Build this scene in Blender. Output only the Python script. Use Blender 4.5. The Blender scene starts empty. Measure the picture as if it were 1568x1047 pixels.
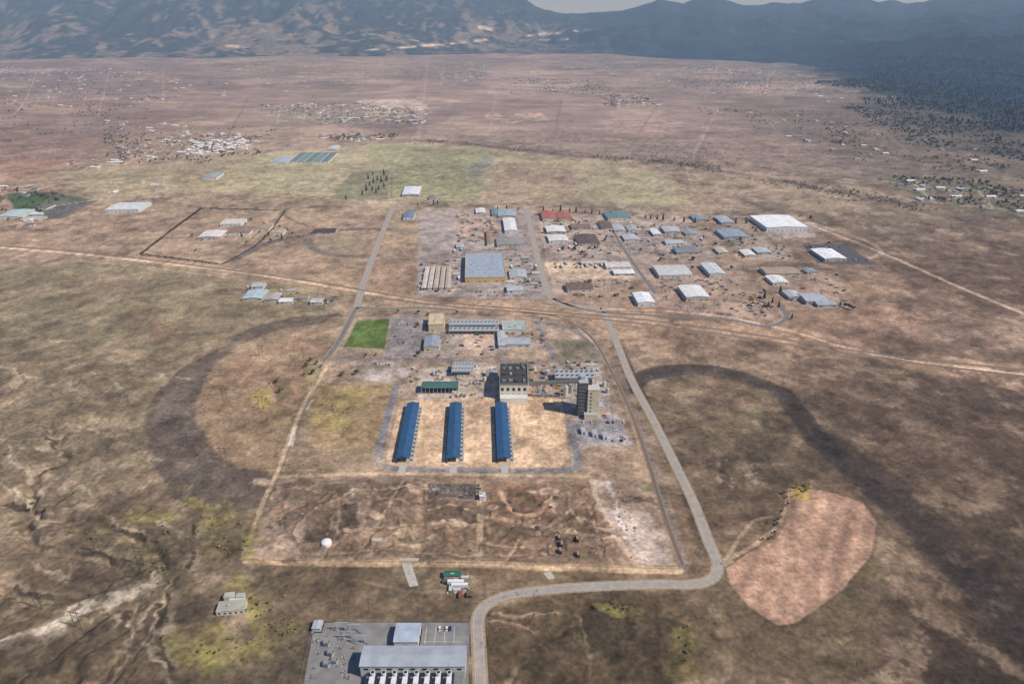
import bpy, math, random
import numpy as np
from mathutils import Vector
random.seed(7); rng=np.random.default_rng(11)
F=1045.0; P=math.radians(25.0); CH=400.0
sP,cP=math.sin(P),math.cos(P)
def G(u,v,z=0.0):
    dx=(u-784)/F; dy=(522.5-v)/F
    t=(CH-z)/(sP-dy*cP)
    return (dx*t, t*(cP+dy*sP))
def lin(c):
    return tuple(((x/255)/12.92 if x/255<=0.04045 else ((x/255+0.055)/1.055)**2.4) for x in c[:3])
def nlin(a):
    a=np.asarray(a,float)/255
    return np.where(a<=0.04045,a/12.92,((a+0.055)/1.055)**2.4)
def project(X,Y,Z):
    t=Y*cP+(CH-Z)*sP
    up=Y*sP+(Z-CH)*cP
    return 784+F*X/t, 522.5-F*up/t
# ---------- noise
def _h(ix,iy,seed):
    n=(ix.astype(np.int64)*374761393+iy.astype(np.int64)*668265263+seed*974634777)&0xFFFFFFFF
    n=((n^(n>>13))*1274126177)&0xFFFFFFFF
    n=n^(n>>16)
    return (n&0xFFFFFF)/float(0xFFFFFF)
def vn(x,y,seed=0):
    xi=np.floor(x); yi=np.floor(y); fx=x-xi; fy=y-yi
    fx=fx*fx*(3-2*fx); fy=fy*fy*(3-2*fy)
    a=_h(xi,yi,seed);b=_h(xi+1,yi,seed);c=_h(xi,yi+1,seed);d=_h(xi+1,yi+1,seed)
    return a+(b-a)*fx+(c-a)*fy+(a-b-c+d)*fx*fy
def fbm(x,y,lam,o=4,seed=0,gain=0.5):
    s=0;a=1;tot=0;x=x/lam;y=y/lam
    for i in range(o):
        s=s+a*vn(x,y,seed+i*17);tot+=a;a*=gain
        x,y=(x*0.8-y*0.6)*2.03+3.1,(x*0.6+y*0.8)*2.03+7.7
    return s/tot
def ss(t): 
    t=np.clip(t,0,1); return t*t*(3-2*t)
# ---------- materials
MATS={}
def nodes_mat(name):
    m=bpy.data.materials.new(name); m.use_nodes=True
    nt=m.node_tree; b=nt.nodes['Principled BSDF']; return m,nt,b
def M(name,c,rough=0.8,var=0.18,scale=0.6,metal=0.0,alb=None):
    key=(name,tuple(c),rough,var,scale)
    if key in MATS: return MATS[key]
    m,nt,b=nodes_mat(name)
    l=lin(c)
    geo=nt.nodes.new('ShaderNodeNewGeometry')
    n=nt.nodes.new('ShaderNodeTexNoise'); n.inputs['Scale'].default_value=scale; n.inputs['Detail'].default_value=3
    nt.links.new(geo.outputs['Position'],n.inputs['Vector'])
    r=nt.nodes.new('ShaderNodeValToRGB')
    r.color_ramp.elements[0].position=0.3; r.color_ramp.elements[1].position=0.7
    r.color_ramp.elements[0].color=(*[x*(1-var) for x in l],1)
    r.color_ramp.elements[1].color=(*[min(1,x*(1+var)) for x in l],1)
    nt.links.new(n.outputs['Fac'],r.inputs['Fac']); nt.links.new(r.outputs['Color'],b.inputs['Base Color'])
    b.inputs['Roughness'].default_value=rough; b.inputs['Metallic'].default_value=metal
    b.inputs['Specular IOR Level'].default_value=0.2
    MATS[key]=m; return m
# ---------- mesh builder
class MB:
    def __init__(s): s.v=[];s.f=[];s.m=[];s.mats=[]
    def mi(s,mat):
        if mat not in s.mats: s.mats.append(mat)
        return s.mats.index(mat)
    def add(s,vs,fs,mat):
        o=len(s.v); s.v+=vs; i=s.mi(mat)
        for f in fs: s.f.append([o+k for k in f]); s.m.append(i)
    def box(s,cx,cy,z0,w,d,h,mat,rot=0,tw=1,td=None):
        td=tw if td is None else td
        c,n=math.cos(rot),math.sin(rot); vs=[]
        for z,a,b in((z0,1,1),(z0+h,tw,td)):
            for sx,sy in((-1,-1),(1,-1),(1,1),(-1,1)):
                x=sx*w/2*a;y=sy*d/2*b
                vs.append((cx+x*c-y*n,cy+x*n+y*c,z))
        s.add(vs,[(3,2,1,0),(4,5,6,7),(0,1,5,4),(1,2,6,5),(2,3,7,6),(3,0,4,7)],mat)
    def gable(s,cx,cy,z0,w,d,rise,mat,wmat,alongy,oh=0.5,th=0.25):
        if alongy:
            L=d/2;Wd=w/2
            tr=lambda a,b,z:(cx+a,cy+b,z)
        else:
            L=w/2;Wd=d/2
            tr=lambda a,b,z:(cx-b,cy+a,z)
        for e in(-L,L):
            s.add([tr(-Wd,e,z0),tr(Wd,e,z0),tr(0,e,z0+rise)],[(0,1,2)],wmat)
        k=rise/Wd; W2=Wd+oh; L2=L+oh; zl=z0-k*oh
        vs=[tr(-W2,-L2,zl),tr(0,-L2,z0+rise),tr(W2,-L2,zl),tr(-W2,L2,zl),tr(0,L2,z0+rise),tr(W2,L2,zl)]
        vs2=[(a,b,z+th) for a,b,z in vs]
        s.add(vs+vs2,[(0,1,4,3),(1,2,5,4),(6,9,10,7),(7,10,11,8),(0,6,7,1),(1,7,8,2),(3,4,10,9),(4,5,11,10),(0,3,9,6),(2,8,11,5)],mat)
    def cyl(s,cx,cy,z0,r,h,mat,n=14,r2=None):
        r2=r if r2 is None else r2
        vs=[(cx+math.cos(2*math.pi*i/n)*r,cy+math.sin(2*math.pi*i/n)*r,z0) for i in range(n)]
        vs+=[(cx+math.cos(2*math.pi*i/n)*r2,cy+math.sin(2*math.pi*i/n)*r2,z0+h) for i in range(n)]
        s.add(vs,[tuple(range(n-1,-1,-1)),tuple(range(n,2*n))]+[(i,(i+1)%n,n+(i+1)%n,n+i) for i in range(n)],mat)
    def beam(s,p,q,r,mat):
        p=Vector(p);q=Vector(q);d=(q-p).normalized()
        a=d.cross(Vector((0,0,1)))
        if a.length<0.01:a=Vector((1,0,0))
        a.normalize();b=d.cross(a)
        vs=[tuple(o+a*r*x+b*r*y) for o in(p,q) for x,y in((-1,-1),(1,-1),(1,1),(-1,1))]
        s.add(vs,[(0,1,2,3),(7,6,5,4),(0,4,5,1),(1,5,6,2),(2,6,7,3),(3,7,4,0)],mat)
    def mesh(s,name):
        me=bpy.data.meshes.new(name); me.from_pydata(s.v,[],s.f)
        for m in s.mats: me.materials.append(m)
        me.polygons.foreach_set('material_index',s.m); me.update(); return me
    def obj(s,name,loc=(0,0,0),rot=0):
        return place(name,s.mesh(name),loc,rot)
def place(name,me,loc,rot=0,sc=None):
    o=bpy.data.objects.new(name,me); bpy.context.scene.collection.objects.link(o)
    o.location=loc; o.rotation_euler=(0,0,rot)
    if sc is not None: o.scale=(sc,sc,sc) if not hasattr(sc,'__len__') else sc
    return o
def np_mesh(name,V,Q,mat,cols=None,smooth=False):
    V=np.asarray(V,np.float32);Q=np.asarray(Q,np.int32);k=Q.shape[1]
    me=bpy.data.meshes.new(name)
    me.vertices.add(len(V)); me.vertices.foreach_set('co',V.ravel())
    me.loops.add(Q.size); me.loops.foreach_set('vertex_index',Q.ravel())
    me.polygons.add(len(Q)); me.polygons.foreach_set('loop_start',np.arange(0,Q.size,k,dtype=np.int32))
    me.polygons.foreach_set('loop_total',np.full(len(Q),k,np.int32))
    if smooth: me.polygons.foreach_set('use_smooth',np.ones(len(Q),bool))
    if cols is not None:
        a=me.color_attributes.new('Col','FLOAT_COLOR','POINT')
        c=np.ones((len(V),4),np.float32); c[:,:3]=cols; a.data.foreach_set('color',c.ravel())
    me.update(calc_edges=True)
    me.materials.append(mat); return me
# =====================================================  GROUND
vrows=np.arange(38.2,1050,1.45)
yr=np.array([G(784,v)[1] for v in vrows])[::-1]
y0=yr[0]
yr=np.concatenate([np.linspace(-350,y0-8,40),yr,np.geomspace(yr[-1]*1.1,120000,6)])
ac=np.concatenate([np.linspace(-3,-0.76,40)[:-1],np.linspace(-0.76,0.76,1180),np.linspace(0.76,3,40)[1:]])
A,Yg=np.meshgrid(ac,yr); Xg=A*(Yg+420)
nr,nc=Xg.shape
VX=Xg.ravel();VY=Yg.ravel()
U_,V_=project(VX,np.maximum(VY,-100),np.zeros_like(VX))
ug=[-100,0,400,784,1150,1568,1700]
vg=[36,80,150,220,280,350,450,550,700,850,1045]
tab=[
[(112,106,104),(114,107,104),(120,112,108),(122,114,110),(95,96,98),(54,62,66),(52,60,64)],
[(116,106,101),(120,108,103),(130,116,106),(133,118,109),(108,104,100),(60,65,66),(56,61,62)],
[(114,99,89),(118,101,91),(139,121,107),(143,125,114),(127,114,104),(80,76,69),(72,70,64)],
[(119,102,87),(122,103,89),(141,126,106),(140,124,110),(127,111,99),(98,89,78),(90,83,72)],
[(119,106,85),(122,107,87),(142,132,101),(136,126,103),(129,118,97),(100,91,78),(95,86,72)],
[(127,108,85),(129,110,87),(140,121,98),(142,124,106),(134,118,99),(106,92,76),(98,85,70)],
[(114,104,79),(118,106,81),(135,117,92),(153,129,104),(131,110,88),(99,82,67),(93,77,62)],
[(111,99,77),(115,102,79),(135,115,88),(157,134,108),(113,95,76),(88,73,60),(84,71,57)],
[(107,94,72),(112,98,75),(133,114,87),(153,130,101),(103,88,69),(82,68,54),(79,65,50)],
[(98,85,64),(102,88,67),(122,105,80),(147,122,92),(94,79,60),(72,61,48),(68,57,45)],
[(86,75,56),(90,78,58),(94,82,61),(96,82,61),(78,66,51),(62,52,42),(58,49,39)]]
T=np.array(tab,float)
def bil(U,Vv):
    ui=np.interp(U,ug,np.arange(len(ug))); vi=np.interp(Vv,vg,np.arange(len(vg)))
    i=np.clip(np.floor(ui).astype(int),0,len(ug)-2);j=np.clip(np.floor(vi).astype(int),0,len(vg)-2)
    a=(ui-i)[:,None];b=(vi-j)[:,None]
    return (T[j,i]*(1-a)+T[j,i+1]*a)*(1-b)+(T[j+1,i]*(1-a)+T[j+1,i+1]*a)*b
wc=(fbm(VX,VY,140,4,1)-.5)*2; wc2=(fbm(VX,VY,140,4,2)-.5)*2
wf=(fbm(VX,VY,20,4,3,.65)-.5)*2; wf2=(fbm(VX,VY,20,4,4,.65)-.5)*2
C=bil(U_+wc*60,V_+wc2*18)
n600=fbm(VX,VY,700,5,21); n150=fbm(VX,VY,150,5,22,0.6); n30=fbm(VX,VY,34,5,23,0.65); n8=fbm(VX,VY,9,3,24,.65)
far=ss((VY-1500)/2500)[:,None]
def blend(mask,col):
    global C
    mask=np.clip(mask,0,1)[:,None]; C=C*(1-mask)+np.array(col,float)*mask
blend(ss((n150-.54)/.08)*.28,(148,128,101))
blend(ss((.44-n150)/.08)*.22*(1-far[:,0]),(94,83,65))
blend(ss((n600-.55)/.07)*.28,(148,127,110))
blend(ss((.43-n600)/.07)*.22,(116,108,89))
blend(ss((n30-.57)/.08)*.32*(1-far[:,0]),(162,143,116))
blend(ss((.42-n30)/.08)*.30*(1-far[:,0]),(78,68,55))
def sdist(px,py,pts,closed):
    d=np.full(px.shape,1e18); n=len(pts)
    for i in range(n if closed else n-1):
        ax,ay=pts[i];bx,by=pts[(i+1)%n]
        dx,dy=bx-ax,by-ay; L=dx*dx+dy*dy+1e-9
        t=np.clip(((px-ax)*dx+(py-ay)*dy)/L,0,1)
        d=np.minimum(d,(px-ax-t*dx)**2+(py-ay-t*dy)**2)
    return np.sqrt(d)
def inside(px,py,pts):
    r=np.zeros(px.shape,bool);n=len(pts)
    for i in range(n):
        ax,ay=pts[i];bx,by=pts[(i+1)%n]
        if ay==by: continue
        c=((ay>py)!=(by>py))&(px<(bx-ax)*(py-ay)/(by-ay)+ax)
        r^=c
    return r
def smooth_pts(pts,n=6,closed=False):
    out=[];m=len(pts)
    if m<3: return pts
    for i in range(m if closed else m-1):
        g=(lambda k:pts[k%m]) if closed else (lambda k:pts[max(0,min(m-1,k))])
        p0,p1,p2,p3=g(i-1),g(i),g(i+1),g(i+2)
        for j in range(n):
            t=j/n
            out.append(tuple(0.5*((2*p1[k])+(-p0[k]+p2[k])*t+(2*p0[k]-5*p1[k]+4*p2[k]-p3[k])*t*t+(-p0[k]+3*p1[k]-3*p2[k]+p3[k])*t**3) for k in(0,1)))
    if not closed: out.append(pts[-1])
    return out
def paint(pts_uv,col,alpha,feather=8,warp=8,width=None,closed=True,mod=None,curve=False):
    """lay a soil / vegetation patch (or a worn track when width is given) on the ground sheet; all lengths metres"""
    global C
    pts=[G(*p) for p in pts_uv]
    if curve or width is not None: pts=smooth_pts(pts,5,closed=(width is None))
    feather=feather*.6
    xs=[p[0] for p in pts];ys=[p[1] for p in pts]
    pad=feather+warp*2+(width or 0)
    idx=np.where((VX>min(xs)-pad)&(VX<max(xs)+pad)&(VY>min(ys)-pad)&(VY<max(ys)+pad))[0]
    if len(idx)==0:return
    x=VX[idx]+wc[idx]*warp+wf[idx]*warp*.7; y=VY[idx]+wc2[idx]*warp+wf2[idx]*warp*.7
    if width is None:
        d=sdist(x,y,pts,True); s=np.where(inside(x,y,pts),d,-d)
        m=ss(s/feather+.5)
    else:
        d=sdist(x,y,pts,False)
        m=ss((width/2-d)/feather+.5)
    m=m*alpha
    if mod is not None:
        nn=(n150,n30,n8)[mod][idx]; m=m*(0.2+0.8*ss((nn-.40)/.15))
    m=m[:,None]; C[idx]=C[idx]*(1-m)+np.array(col,float)*m
def line(p,col,w,a=.8,f=None,warp=1.5,mod=None): paint(p,col,a,f if f else max(2,w*.5),warp,width=w,closed=False,mod=mod)
# --- far valley
paint([(0,95),(240,90),(330,110),(230,150),(0,150)],(112,99,92),.6,300,120,mod=0)
paint([(640,90),(760,90),(740,130),(660,135)],(120,116,110),.4,200,60,mod=0)
paint([(650,138),(860,140),(840,180),(640,190)],(153,134,120),.5,100,60)
paint([(660,140),(900,150),(1100,160),(1050,210),(700,205)],(137,119,106),.6,120,80)
paint([(740,172),(830,173),(845,182),(800,189),(745,184)],(192,166,142),.85,20,20,mod=1)
paint([(545,152),(650,152),(655,168),(560,172)],(190,177,160),.8,20,10,mod=1)
paint([(400,160),(540,165),(640,185),(520,190),(405,180)],(132,123,105),.6,40,20)
paint([(0,160),(130,150),(330,185),(180,215),(110,250),(0,262)],(124,102,87),.5,120,60)
paint([(0,240),(90,243),(110,250),(60,268),(0,272)],(154,120,99),.5,30,15)
paint([(820,195),(1200,205),(1300,240),(1100,250),(900,225)],(130,112,99),.5,80,50,mod=0)
paint([(650,196),(900,200),(1250,235),(1350,275),(1150,262),(940,240),(700,222)],(110,100,88),.5,70,50,mod=0)
paint([(880,160),(1010,165),(1100,185),(960,190)],(120,109,101),.5,100,50,mod=0)
paint([(1150,150),(1568,170),(1600,260),(1400,300),(1250,230)],(100,90,80),.5,200,100,mod=0)
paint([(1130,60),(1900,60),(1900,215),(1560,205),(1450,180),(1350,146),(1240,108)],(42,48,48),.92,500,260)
paint([(1300,150),(1620,165),(1620,245),(1450,225)],(62,60,56),.6,260,160,mod=0)
paint([(1340,262),(1480,275),(1600,300),(1600,345),(1420,310)],(94,97,68),.55,60,40,mod=0)
for k in range(90):
    u=random.uniform(0,1200);v=random.uniform(80,210);a=random.uniform(20,90);b=random.uniform(3,10)*(v-40)/120
    sk_=random.uniform(-.3,.3)
    paint([(u-a,v-b*.3),(u-a*.2,v-b),(u+a,v-b*.4+sk_*b),(u+a*.7,v+b),(u-a*.6,v+b*.8)],random.choice([(164,146,128),(108,96,89),(146,132,114),(118,108,99),(170,148,127),(122,116,97),(136,118,108)]),.45,25,20,mod=random.choice([None,None,1]))
# --- green-tan fields beyond the industrial park
paint([(400,235),(640,216),(800,232),(1010,262),(1060,312),(620,306),(325,292)],(154,146,113),.85,40,25)
paint([(560,222),(745,228),(738,262),(690,300),(590,296)],(138,137,102),.75,35,25)
paint([(735,238),(752,240),(740,262),(722,278),(715,262)],(124,126,122),.6,25,20)
paint([(760,245),(890,252),(880,308),(740,305)],(148,129,107),.7,30,20)
paint([(660,290),(740,270),(735,308),(655,312)],(128,128,94),.5,20,15)
paint([(890,255),(1030,268),(1060,312),(890,315)],(142,134,105),.7,30,20)
paint([(900,240),(980,248),(985,272),(880,268)],(152,141,112),.5,30,20)
paint([(1060,265),(1300,290),(1480,330),(1400,345),(1180,320),(1070,312)],(137,123,100),.5,50,40,mod=0)
paint([(540,263),(600,258),(600,304),(500,306),(520,285)],(116,115,88),.8,12,6)
paint([(325,240),(420,238),(400,290),(300,290)],(142,133,101),.6,30,20)
paint([(95,262),(300,245),(330,290),(150,305),(130,290)],(150,139,107),.65,30,20)
paint([(10,296),(70,292),(140,304),(95,330),(40,338)],(76,86,66),.85,15,8)
paint([(18,300),(60,296),(70,306),(40,324),(20,318)],(66,82,52),.9,10,4)
paint([(85,312),(150,306),(95,334),(66,336)],(86,82,80),.8,8,3)
# --- left mid fields
paint([(0,400),(215,396),(330,418),(540,447),(500,484),(340,520),(290,545),(60,545),(0,520)],(122,113,86),.65,20,15)
paint([(205,465),(265,470),(240,505),(195,520)],(92,80,62),.6,20,15,mod=1)
paint([(250,485),(300,500),(290,535),(225,530)],(112,92,72),.6,20,15,mod=1)
paint([(100,425),(180,418),(230,440),(160,470),(90,460)],(126,110,87),.45,30,20)
paint([(215,388),(320,320),(430,322),(345,402)],(146,127,102),.6,12,6)
paint([(440,318),(590,322),(570,400),(545,440),(350,408),(420,350)],(146,125,100),.6,20,12)
paint([(470,372),(560,350),(545,392),(500,405)],(112,108,87),.55,25,20,mod=1)
line([(360,395),(410,372),(470,358),(540,350),(600,352),(690,362)],(90,85,82),20,.7,10,8)
line([(470,365),(490,385),(560,392),(680,378)],(92,89,84),16,.6,8,8)
line([(420,340),(440,318),(436,330),(470,345)],(86,80,66),9,.6,6,3)
paint([(560,400),(640,400),(640,455),(560,450)],(150,124,99),.6,14,8)
paint([(600,320),(700,325),(690,360),(640,395),(575,392)],(146,127,100),.6,20,12)
paint([(60,560),(240,552),(300,570),(250,640),(200,760),(100,720),(20,640)],(116,106,81),.45,30,25,mod=0)
paint([(340,555),(470,500),(505,520),(470,600),(440,640),(380,600)],(147,120,94),.75,20,14)
paint([(310,600),(340,560),(390,590),(440,650),(425,720),(370,718),(320,680)],(131,110,84),.8,12,10)
# --- curved old channel: dark bands
paint([(522,478),(450,484),(385,500),(330,535),(280,562),(245,600),(225,650),(232,705),(270,760),(330,795),(395,775),(428,728),(365,715),(325,685),(305,640),(310,600),(330,560),(365,528),(420,504),(500,492)],(88,78,67),.80,9,7)
paint([(258,600),(290,575),(318,560),(302,600),(302,650),(318,690),(350,730),(300,740),(255,690),(245,640)],(106,96,83),.6,12,10,mod=1)
line([(960,590),(1000,570),(1070,563),(1140,577),(1190,600),(1225,640),(1265,690),(1330,745),(1400,800),(1480,880),(1568,975)],(63,57,51),28,.84,10,7)
line([(1265,680),(1340,735),(1410,800),(1500,890),(1600,1005)],(58,51,45),46,.7,26,12)
line([(1000,575),(1080,570),(1140,586),(1185,606)],(84,80,75),9,.6,6,3)
paint([(985,600),(1060,580),(1150,590),(1210,640),(1240,700),(1200,740),(1080,700),(1010,640)],(116,102,76),.7,22,14,mod=0)
paint([(1060,640),(1150,620),(1200,650),(1150,680),(1080,680)],(122,113,80),.35,20,16,mod=1)
paint([(1085,690),(1130,690),(1165,715),(1170,745),(1120,750),(1085,720)],(136,116,94),.7,10,10,mod=1)
for p in [(1095,710),(1145,725),(1120,742),(1155,735),(1098,735)]:
    paint([(p[0]-7,p[1]),(p[0],p[1]-6),(p[0]+8,p[1]),(p[0],p[1]+6)],(168,150,130),.7,4,5,mod=2)
paint([(1240,600),(1568,640),(1620,900),(1420,760),(1300,690)],(86,72,58),.5,60,40,mod=0)
paint([(1300,460),(1420,480),(1400,520),(1300,500)],(150,122,100),.6,25,15,mod=1)
paint([(1180,470),(1320,475),(1330,520),(1200,508)],(126,103,84),.5,20,15,mod=1)
paint([(1120,870),(1220,960),(1300,910),(1380,960),(1300,1045),(1060,1045),(1080,900)],(88,78,57),.5,30,20,mod=0)
# --- industrial park grounds
paint([(640,322),(815,322),(850,458),(640,452)],(144,135,126),.85,8,3)
paint([(700,328),(765,330),(762,358),(700,372)],(174,147,126),.6,8,5,mod=1)
paint([(640,405),(702,398),(706,448),(640,450)],(152,144,136),.8,4,2)
paint([(822,324),(1060,335),(1095,400),(960,430),(850,455)],(158,143,128),.8,10,4)
paint([(834,401),(965,400),(970,425),(845,427)],(190,167,138),.9,5,2)
paint([(845,430),(960,425),(980,468),(880,462),(850,455)],(158,136,114),.7,6,4)
paint([(940,340),(1070,345),(1085,385),(955,385)],(142,134,125),.7,8,4,mod=1)
paint([(990,400),(1120,395),(1170,450),(1190,492),(1100,478),(1010,470)],(152,132,113),.8,10,5)
paint([(1160,340),(1240,340),(1250,362),(1180,365)],(150,142,134),.75,6,3)
paint([(1120,370),(1210,375),(1215,398),(1130,396)],(148,135,121),.7,8,4)
paint([(1170,405),(1280,415),(1310,470),(1210,475),(1180,440)],(142,122,104),.7,10,5)
paint([(1080,345),(1170,348),(1170,372),(1100,372)],(136,127,115),.6,10,5)
paint([(560,440),(640,455),(860,460),(930,478),(1200,500),(1400,538),(1568,556),(1568,600),(1400,560),(1180,522),(900,490),(700,474),(540,470)],(160,134,108),.7,14,6,mod=1)
# --- plant
paint([(530,484),(640,478),(830,486),(905,520),(940,600),(975,690),(900,722),(590,716),(600,590),(500,560)],(156,138,117),.75,8,3)
paint([(547,490),(597,487),(589,533),(527,530)],(84,104,50),.96,2.5,.8)
paint([(556,494),(590,492),(586,512),(548,514)],(92,112,54),.5,4,3,mod=2)
paint([(600,484),(650,482),(645,545),(590,545)],(134,129,124),.85,3,1)
paint([(650,505),(700,508),(760,510),(830,520),(845,545),(650,545)],(154,143,129),.8,4,2)
paint([(712,510),(758,512),(755,545),(708,545)],(182,158,133),.8,4,2)
paint([(780,529),(835,532),(838,549),(780,548)],(182,157,128),.8,4,2)
paint([(845,518),(900,520),(915,550),(868,556)],(118,112,90),.8,5,3)
paint([(540,552),(600,550),(640,575),(600,586),(545,578)],(162,154,142),.75,4,3,mod=1)
paint([(640,562),(760,560),(760,612),(640,610)],(180,167,148),.8,4,2)
paint([(612,612),(860,604),(872,700),(858,716),(590,712)],(190,162,127),.92,3,1.2)
paint([(640,640),(690,640),(685,705),(635,705)],(172,146,114),.6,6,4,mod=1)
paint([(785,620),(860,615),(868,680),(790,690)],(200,172,134),.7,8,5,mod=1)
for k in range(36):
    u=random.uniform(640,860);v=random.uniform(615,712);a=random.uniform(4,14)
    paint([(u-a,v),(u,v-a*.3),(u+a,v+a*.1),(u,v+a*.4)],random.choice([(162,137,104),(204,179,142),(152,131,102)]),.5,3,6,mod=2,curve=True)
for u in (655,712,735,800,830):
    line([(u,618),(u-6,660),(u-8,708)],(152,131,102),2,.4,1.5,2,mod=2)
paint([(470,588),(600,588),(575,690),(480,690)],(142,121,86),.8,8,6)
paint([(500,590),(560,595),(555,640),(500,660),(470,640)],(142,130,76),.6,14,10,mod=1)
paint([(385,600),(410,590),(440,630),(450,650),(420,640)],(154,139,78),.75,10,8,mod=1)
paint([(415,575),(445,570),(455,600),(430,612)],(80,78,48),.6,10,8,mod=1)
paint([(455,545),(490,545),(480,585),(455,578)],(132,126,72),.6,8,6,mod=1)
paint([(872,640),(945,632),(968,680),(880,682)],(148,143,139),.95,2.5,.8)
paint([(880,684),(985,684),(1002,738),(900,732)],(162,139,112),.7,6,4)
paint([(850,560),(915,555),(930,600),(935,632),(870,636)],(154,147,137),.8,4,2)
line([(606,588),(600,612),(590,650),(580,695),(592,713),(640,719),(760,721),(860,720),(884,712),(884,696),(872,650)],(120,118,117),8,.95,2,.6)
line([(578,700),(600,722),(650,726)],(170,150,122),6,.6,3,1)
line([(500,548),(560,548),(640,548),(760,553),(845,552),(835,520),(822,492)],(128,124,120),7,.9,2,.6)
line([(822,492),(860,498),(900,520),(920,555)],(114,110,103),8,.85,2.5,1)
line([(890,495),(940,560),(975,640),(1003,720),(1025,790),(1047,868)],(126,113,98),10,.85,3,1)
line([(878,492),(915,530),(945,590),(972,655),(995,735),(1018,805),(1035,860)],(168,146,116),6,.85,2.5,1)
line([(946,520),(975,585),(1010,660),(1045,740),(1070,820)],(84,70,55),9,.75,5,2)
line([(530,498),(510,545),(470,610),(447,660),(428,715),(405,765),(380,835),(375,852)],(178,156,123),5,.9,2.5,1)
line([(452,652),(445,680)],(212,198,176),5,.9,2,1)
line([(478,612),(470,625)],(200,188,170),4,.7,2,1)
line([(500,545),(480,560),(490,580),(540,585),(606,588)],(150,132,105),5,.7,2.5,1)
# --- lower yard: graded and excavated dirt
paint([(428,728),(590,722),(900,724),(1000,738),(1040,868),(380,856)],(142,120,96),.85,4,1.5)
paint([(405,760),(560,735),(650,735),(650,850),(385,846)],(126,109,91),.6,10,8,mod=1)
paint([(470,775),(545,770),(550,815),(470,828)],(76,66,53),.85,6,8,mod=1)
paint([(440,735),(640,728),(650,745),(560,765),(430,765)],(104,92,77),.75,6,6,mod=1)
paint([(395,790),(470,785),(460,850),(385,850)],(162,142,119),.7,8,6)
paint([(520,815),(640,800),(650,862),(500,860)],(168,142,110),.65,8,7,mod=1)
paint([(560,735),(650,742),(640,800),(580,790)],(98,83,66),.7,7,8,mod=1)
paint([(656,740),(735,740),(735,762),(656,764)],(88,81,75),.92,2,1)
paint([(740,745),(900,742),(930,800),(860,835),(750,810)],(130,103,79),.8,8,10,mod=1)
paint([(775,748),(835,748),(838,795),(775,790)],(108,84,64),.7,5,8,mod=1)
line([(768,752),(776,772),(800,788),(826,785),(836,768)],(186,156,122),4,.7,2,5)
paint([(790,755),(818,755),(818,775),(795,775)],(88,77,56),.75,5,7,mod=1)
paint([(835,790),(900,780),(925,820),(860,830)],(82,70,55),.75,6,9,mod=1)
paint([(745,800),(800,805),(790,835),(750,830)],(88,74,58),.6,5,9,mod=1)
paint([(900,735),(985,740),(1020,820),(1040,865),(980,860),(930,790)],(162,150,135),.75,4,3,mod=1)
paint([(650,770),(760,780),(850,800),(930,830),(960,862),(700,862),(650,850)],(108,89,69),.7,6,9,mod=1)
paint([(655,765),(735,768),(740,800),(660,800)],(92,78,63),.65,5,7,mod=1)
line([(380,856),(500,860),(700,862),(870,868),(1040,872)],(188,160,122),8,.88,2.5,1)
line([(500,868),(700,871),(850,876),(1030,880)],(118,97,74),4,.6,2.5,2)
line([(735,735),(735,800),(730,860)],(180,157,125),5,.7,2.5,2)
line([(735,800),(650,803),(520,812)],(174,150,118),4,.65,2.5,3)
line([(735,790),(800,800),(860,812),(935,822)],(180,157,125),4,.65,2,3)
line([(428,728),(590,724),(750,726),(900,728)],(178,156,123),5,.8,2.5,1)
line([(905,735),(930,800),(975,862)],(180,161,136),5,.7,2.5,2)
line([(930,738),(950,800),(965,835)],(188,181,170),6,.7,3,2,mod=2)
for pts_ in [[(560,740),(600,775),(650,810),(720,860)],[(620,735),(590,790),(540,856)],[(430,740),(500,752),(640,746)],[(770,862),(790,830),(850,800),(900,760)],[(400,830),(480,845),(600,840),(700,850),(850,845)],[(680,800),(720,830),(800,838),(850,860)],[(520,760),(520,800),(500,850)],[(560,760),(620,768),(650,790)],[(740,770),(760,790),(800,800)],[(840,745),(850,780),(880,810),(940,860)],[(420,790),(470,770),(560,750)],[(430,770),(440,810),(470,850)],[(560,800),(620,830),(640,858)],[(860,735),(900,770),(920,830)],[(660,780),(700,775),(740,785)]]:
    line(pts_,(172,149,118),2.6,.55,1.8,4)
    line([(u+3,v+2) for u,v in pts_],(88,73,57),1.6,.4,1.6,4)
line([(650,735),(655,862)],(98,82,63),3,.6,2,1)
paint([(372,820),(400,790),(395,850),(372,856)],(154,140,76),.6,6,4,mod=2)
# bottom strip
paint([(380,862),(1040,876),(1060,896),(900,900),(760,912),(725,945),(480,945),(420,900)],(108,93,70),.7,12,6)
paint([(600,862),(660,862),(720,880),(740,905),(700,915),(640,905)],(156,137,105),.6,8,6,mod=1)
paint([(735,930),(860,905),(1040,900),(1100,940),(1120,1045),(740,1045)],(84,72,53),.8,14,8)
paint([(735,950),(850,930),(880,1000),(800,1045),(740,1045)],(102,85,65),.6,10,8,mod=1)
paint([(900,925),(950,912),(990,920),(1010,970),(960,1010),(920,1000),(880,960)],(52,46,35),.7,14,18,mod=1,curve=True)
paint([(980,940),(1040,935),(1070,1000),(1020,1045),(980,1010)],(46,41,31),.7,14,16,mod=1,curve=True)
paint([(1010,950),(1070,960),(1080,1045),(1020,1045)],(120,110,66),.45,12,10,mod=1)
paint([(920,925),(990,925),(985,935),(930,938)],(126,116,72),.6,6,6,mod=1)
line([(750,935),(820,935),(870,935),(890,950),(850,960),(800,1010),(770,1045)],(158,135,107),2.8,.7,2,10,mod=1)
line([(745,945),(790,950),(830,975),(870,1045)],(152,129,101),2.5,.6,2,9,mod=1)
line([(830,915),(880,940),(900,990),(905,1045)],(148,126,97),2.5,.55,2,9,mod=1)
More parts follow.
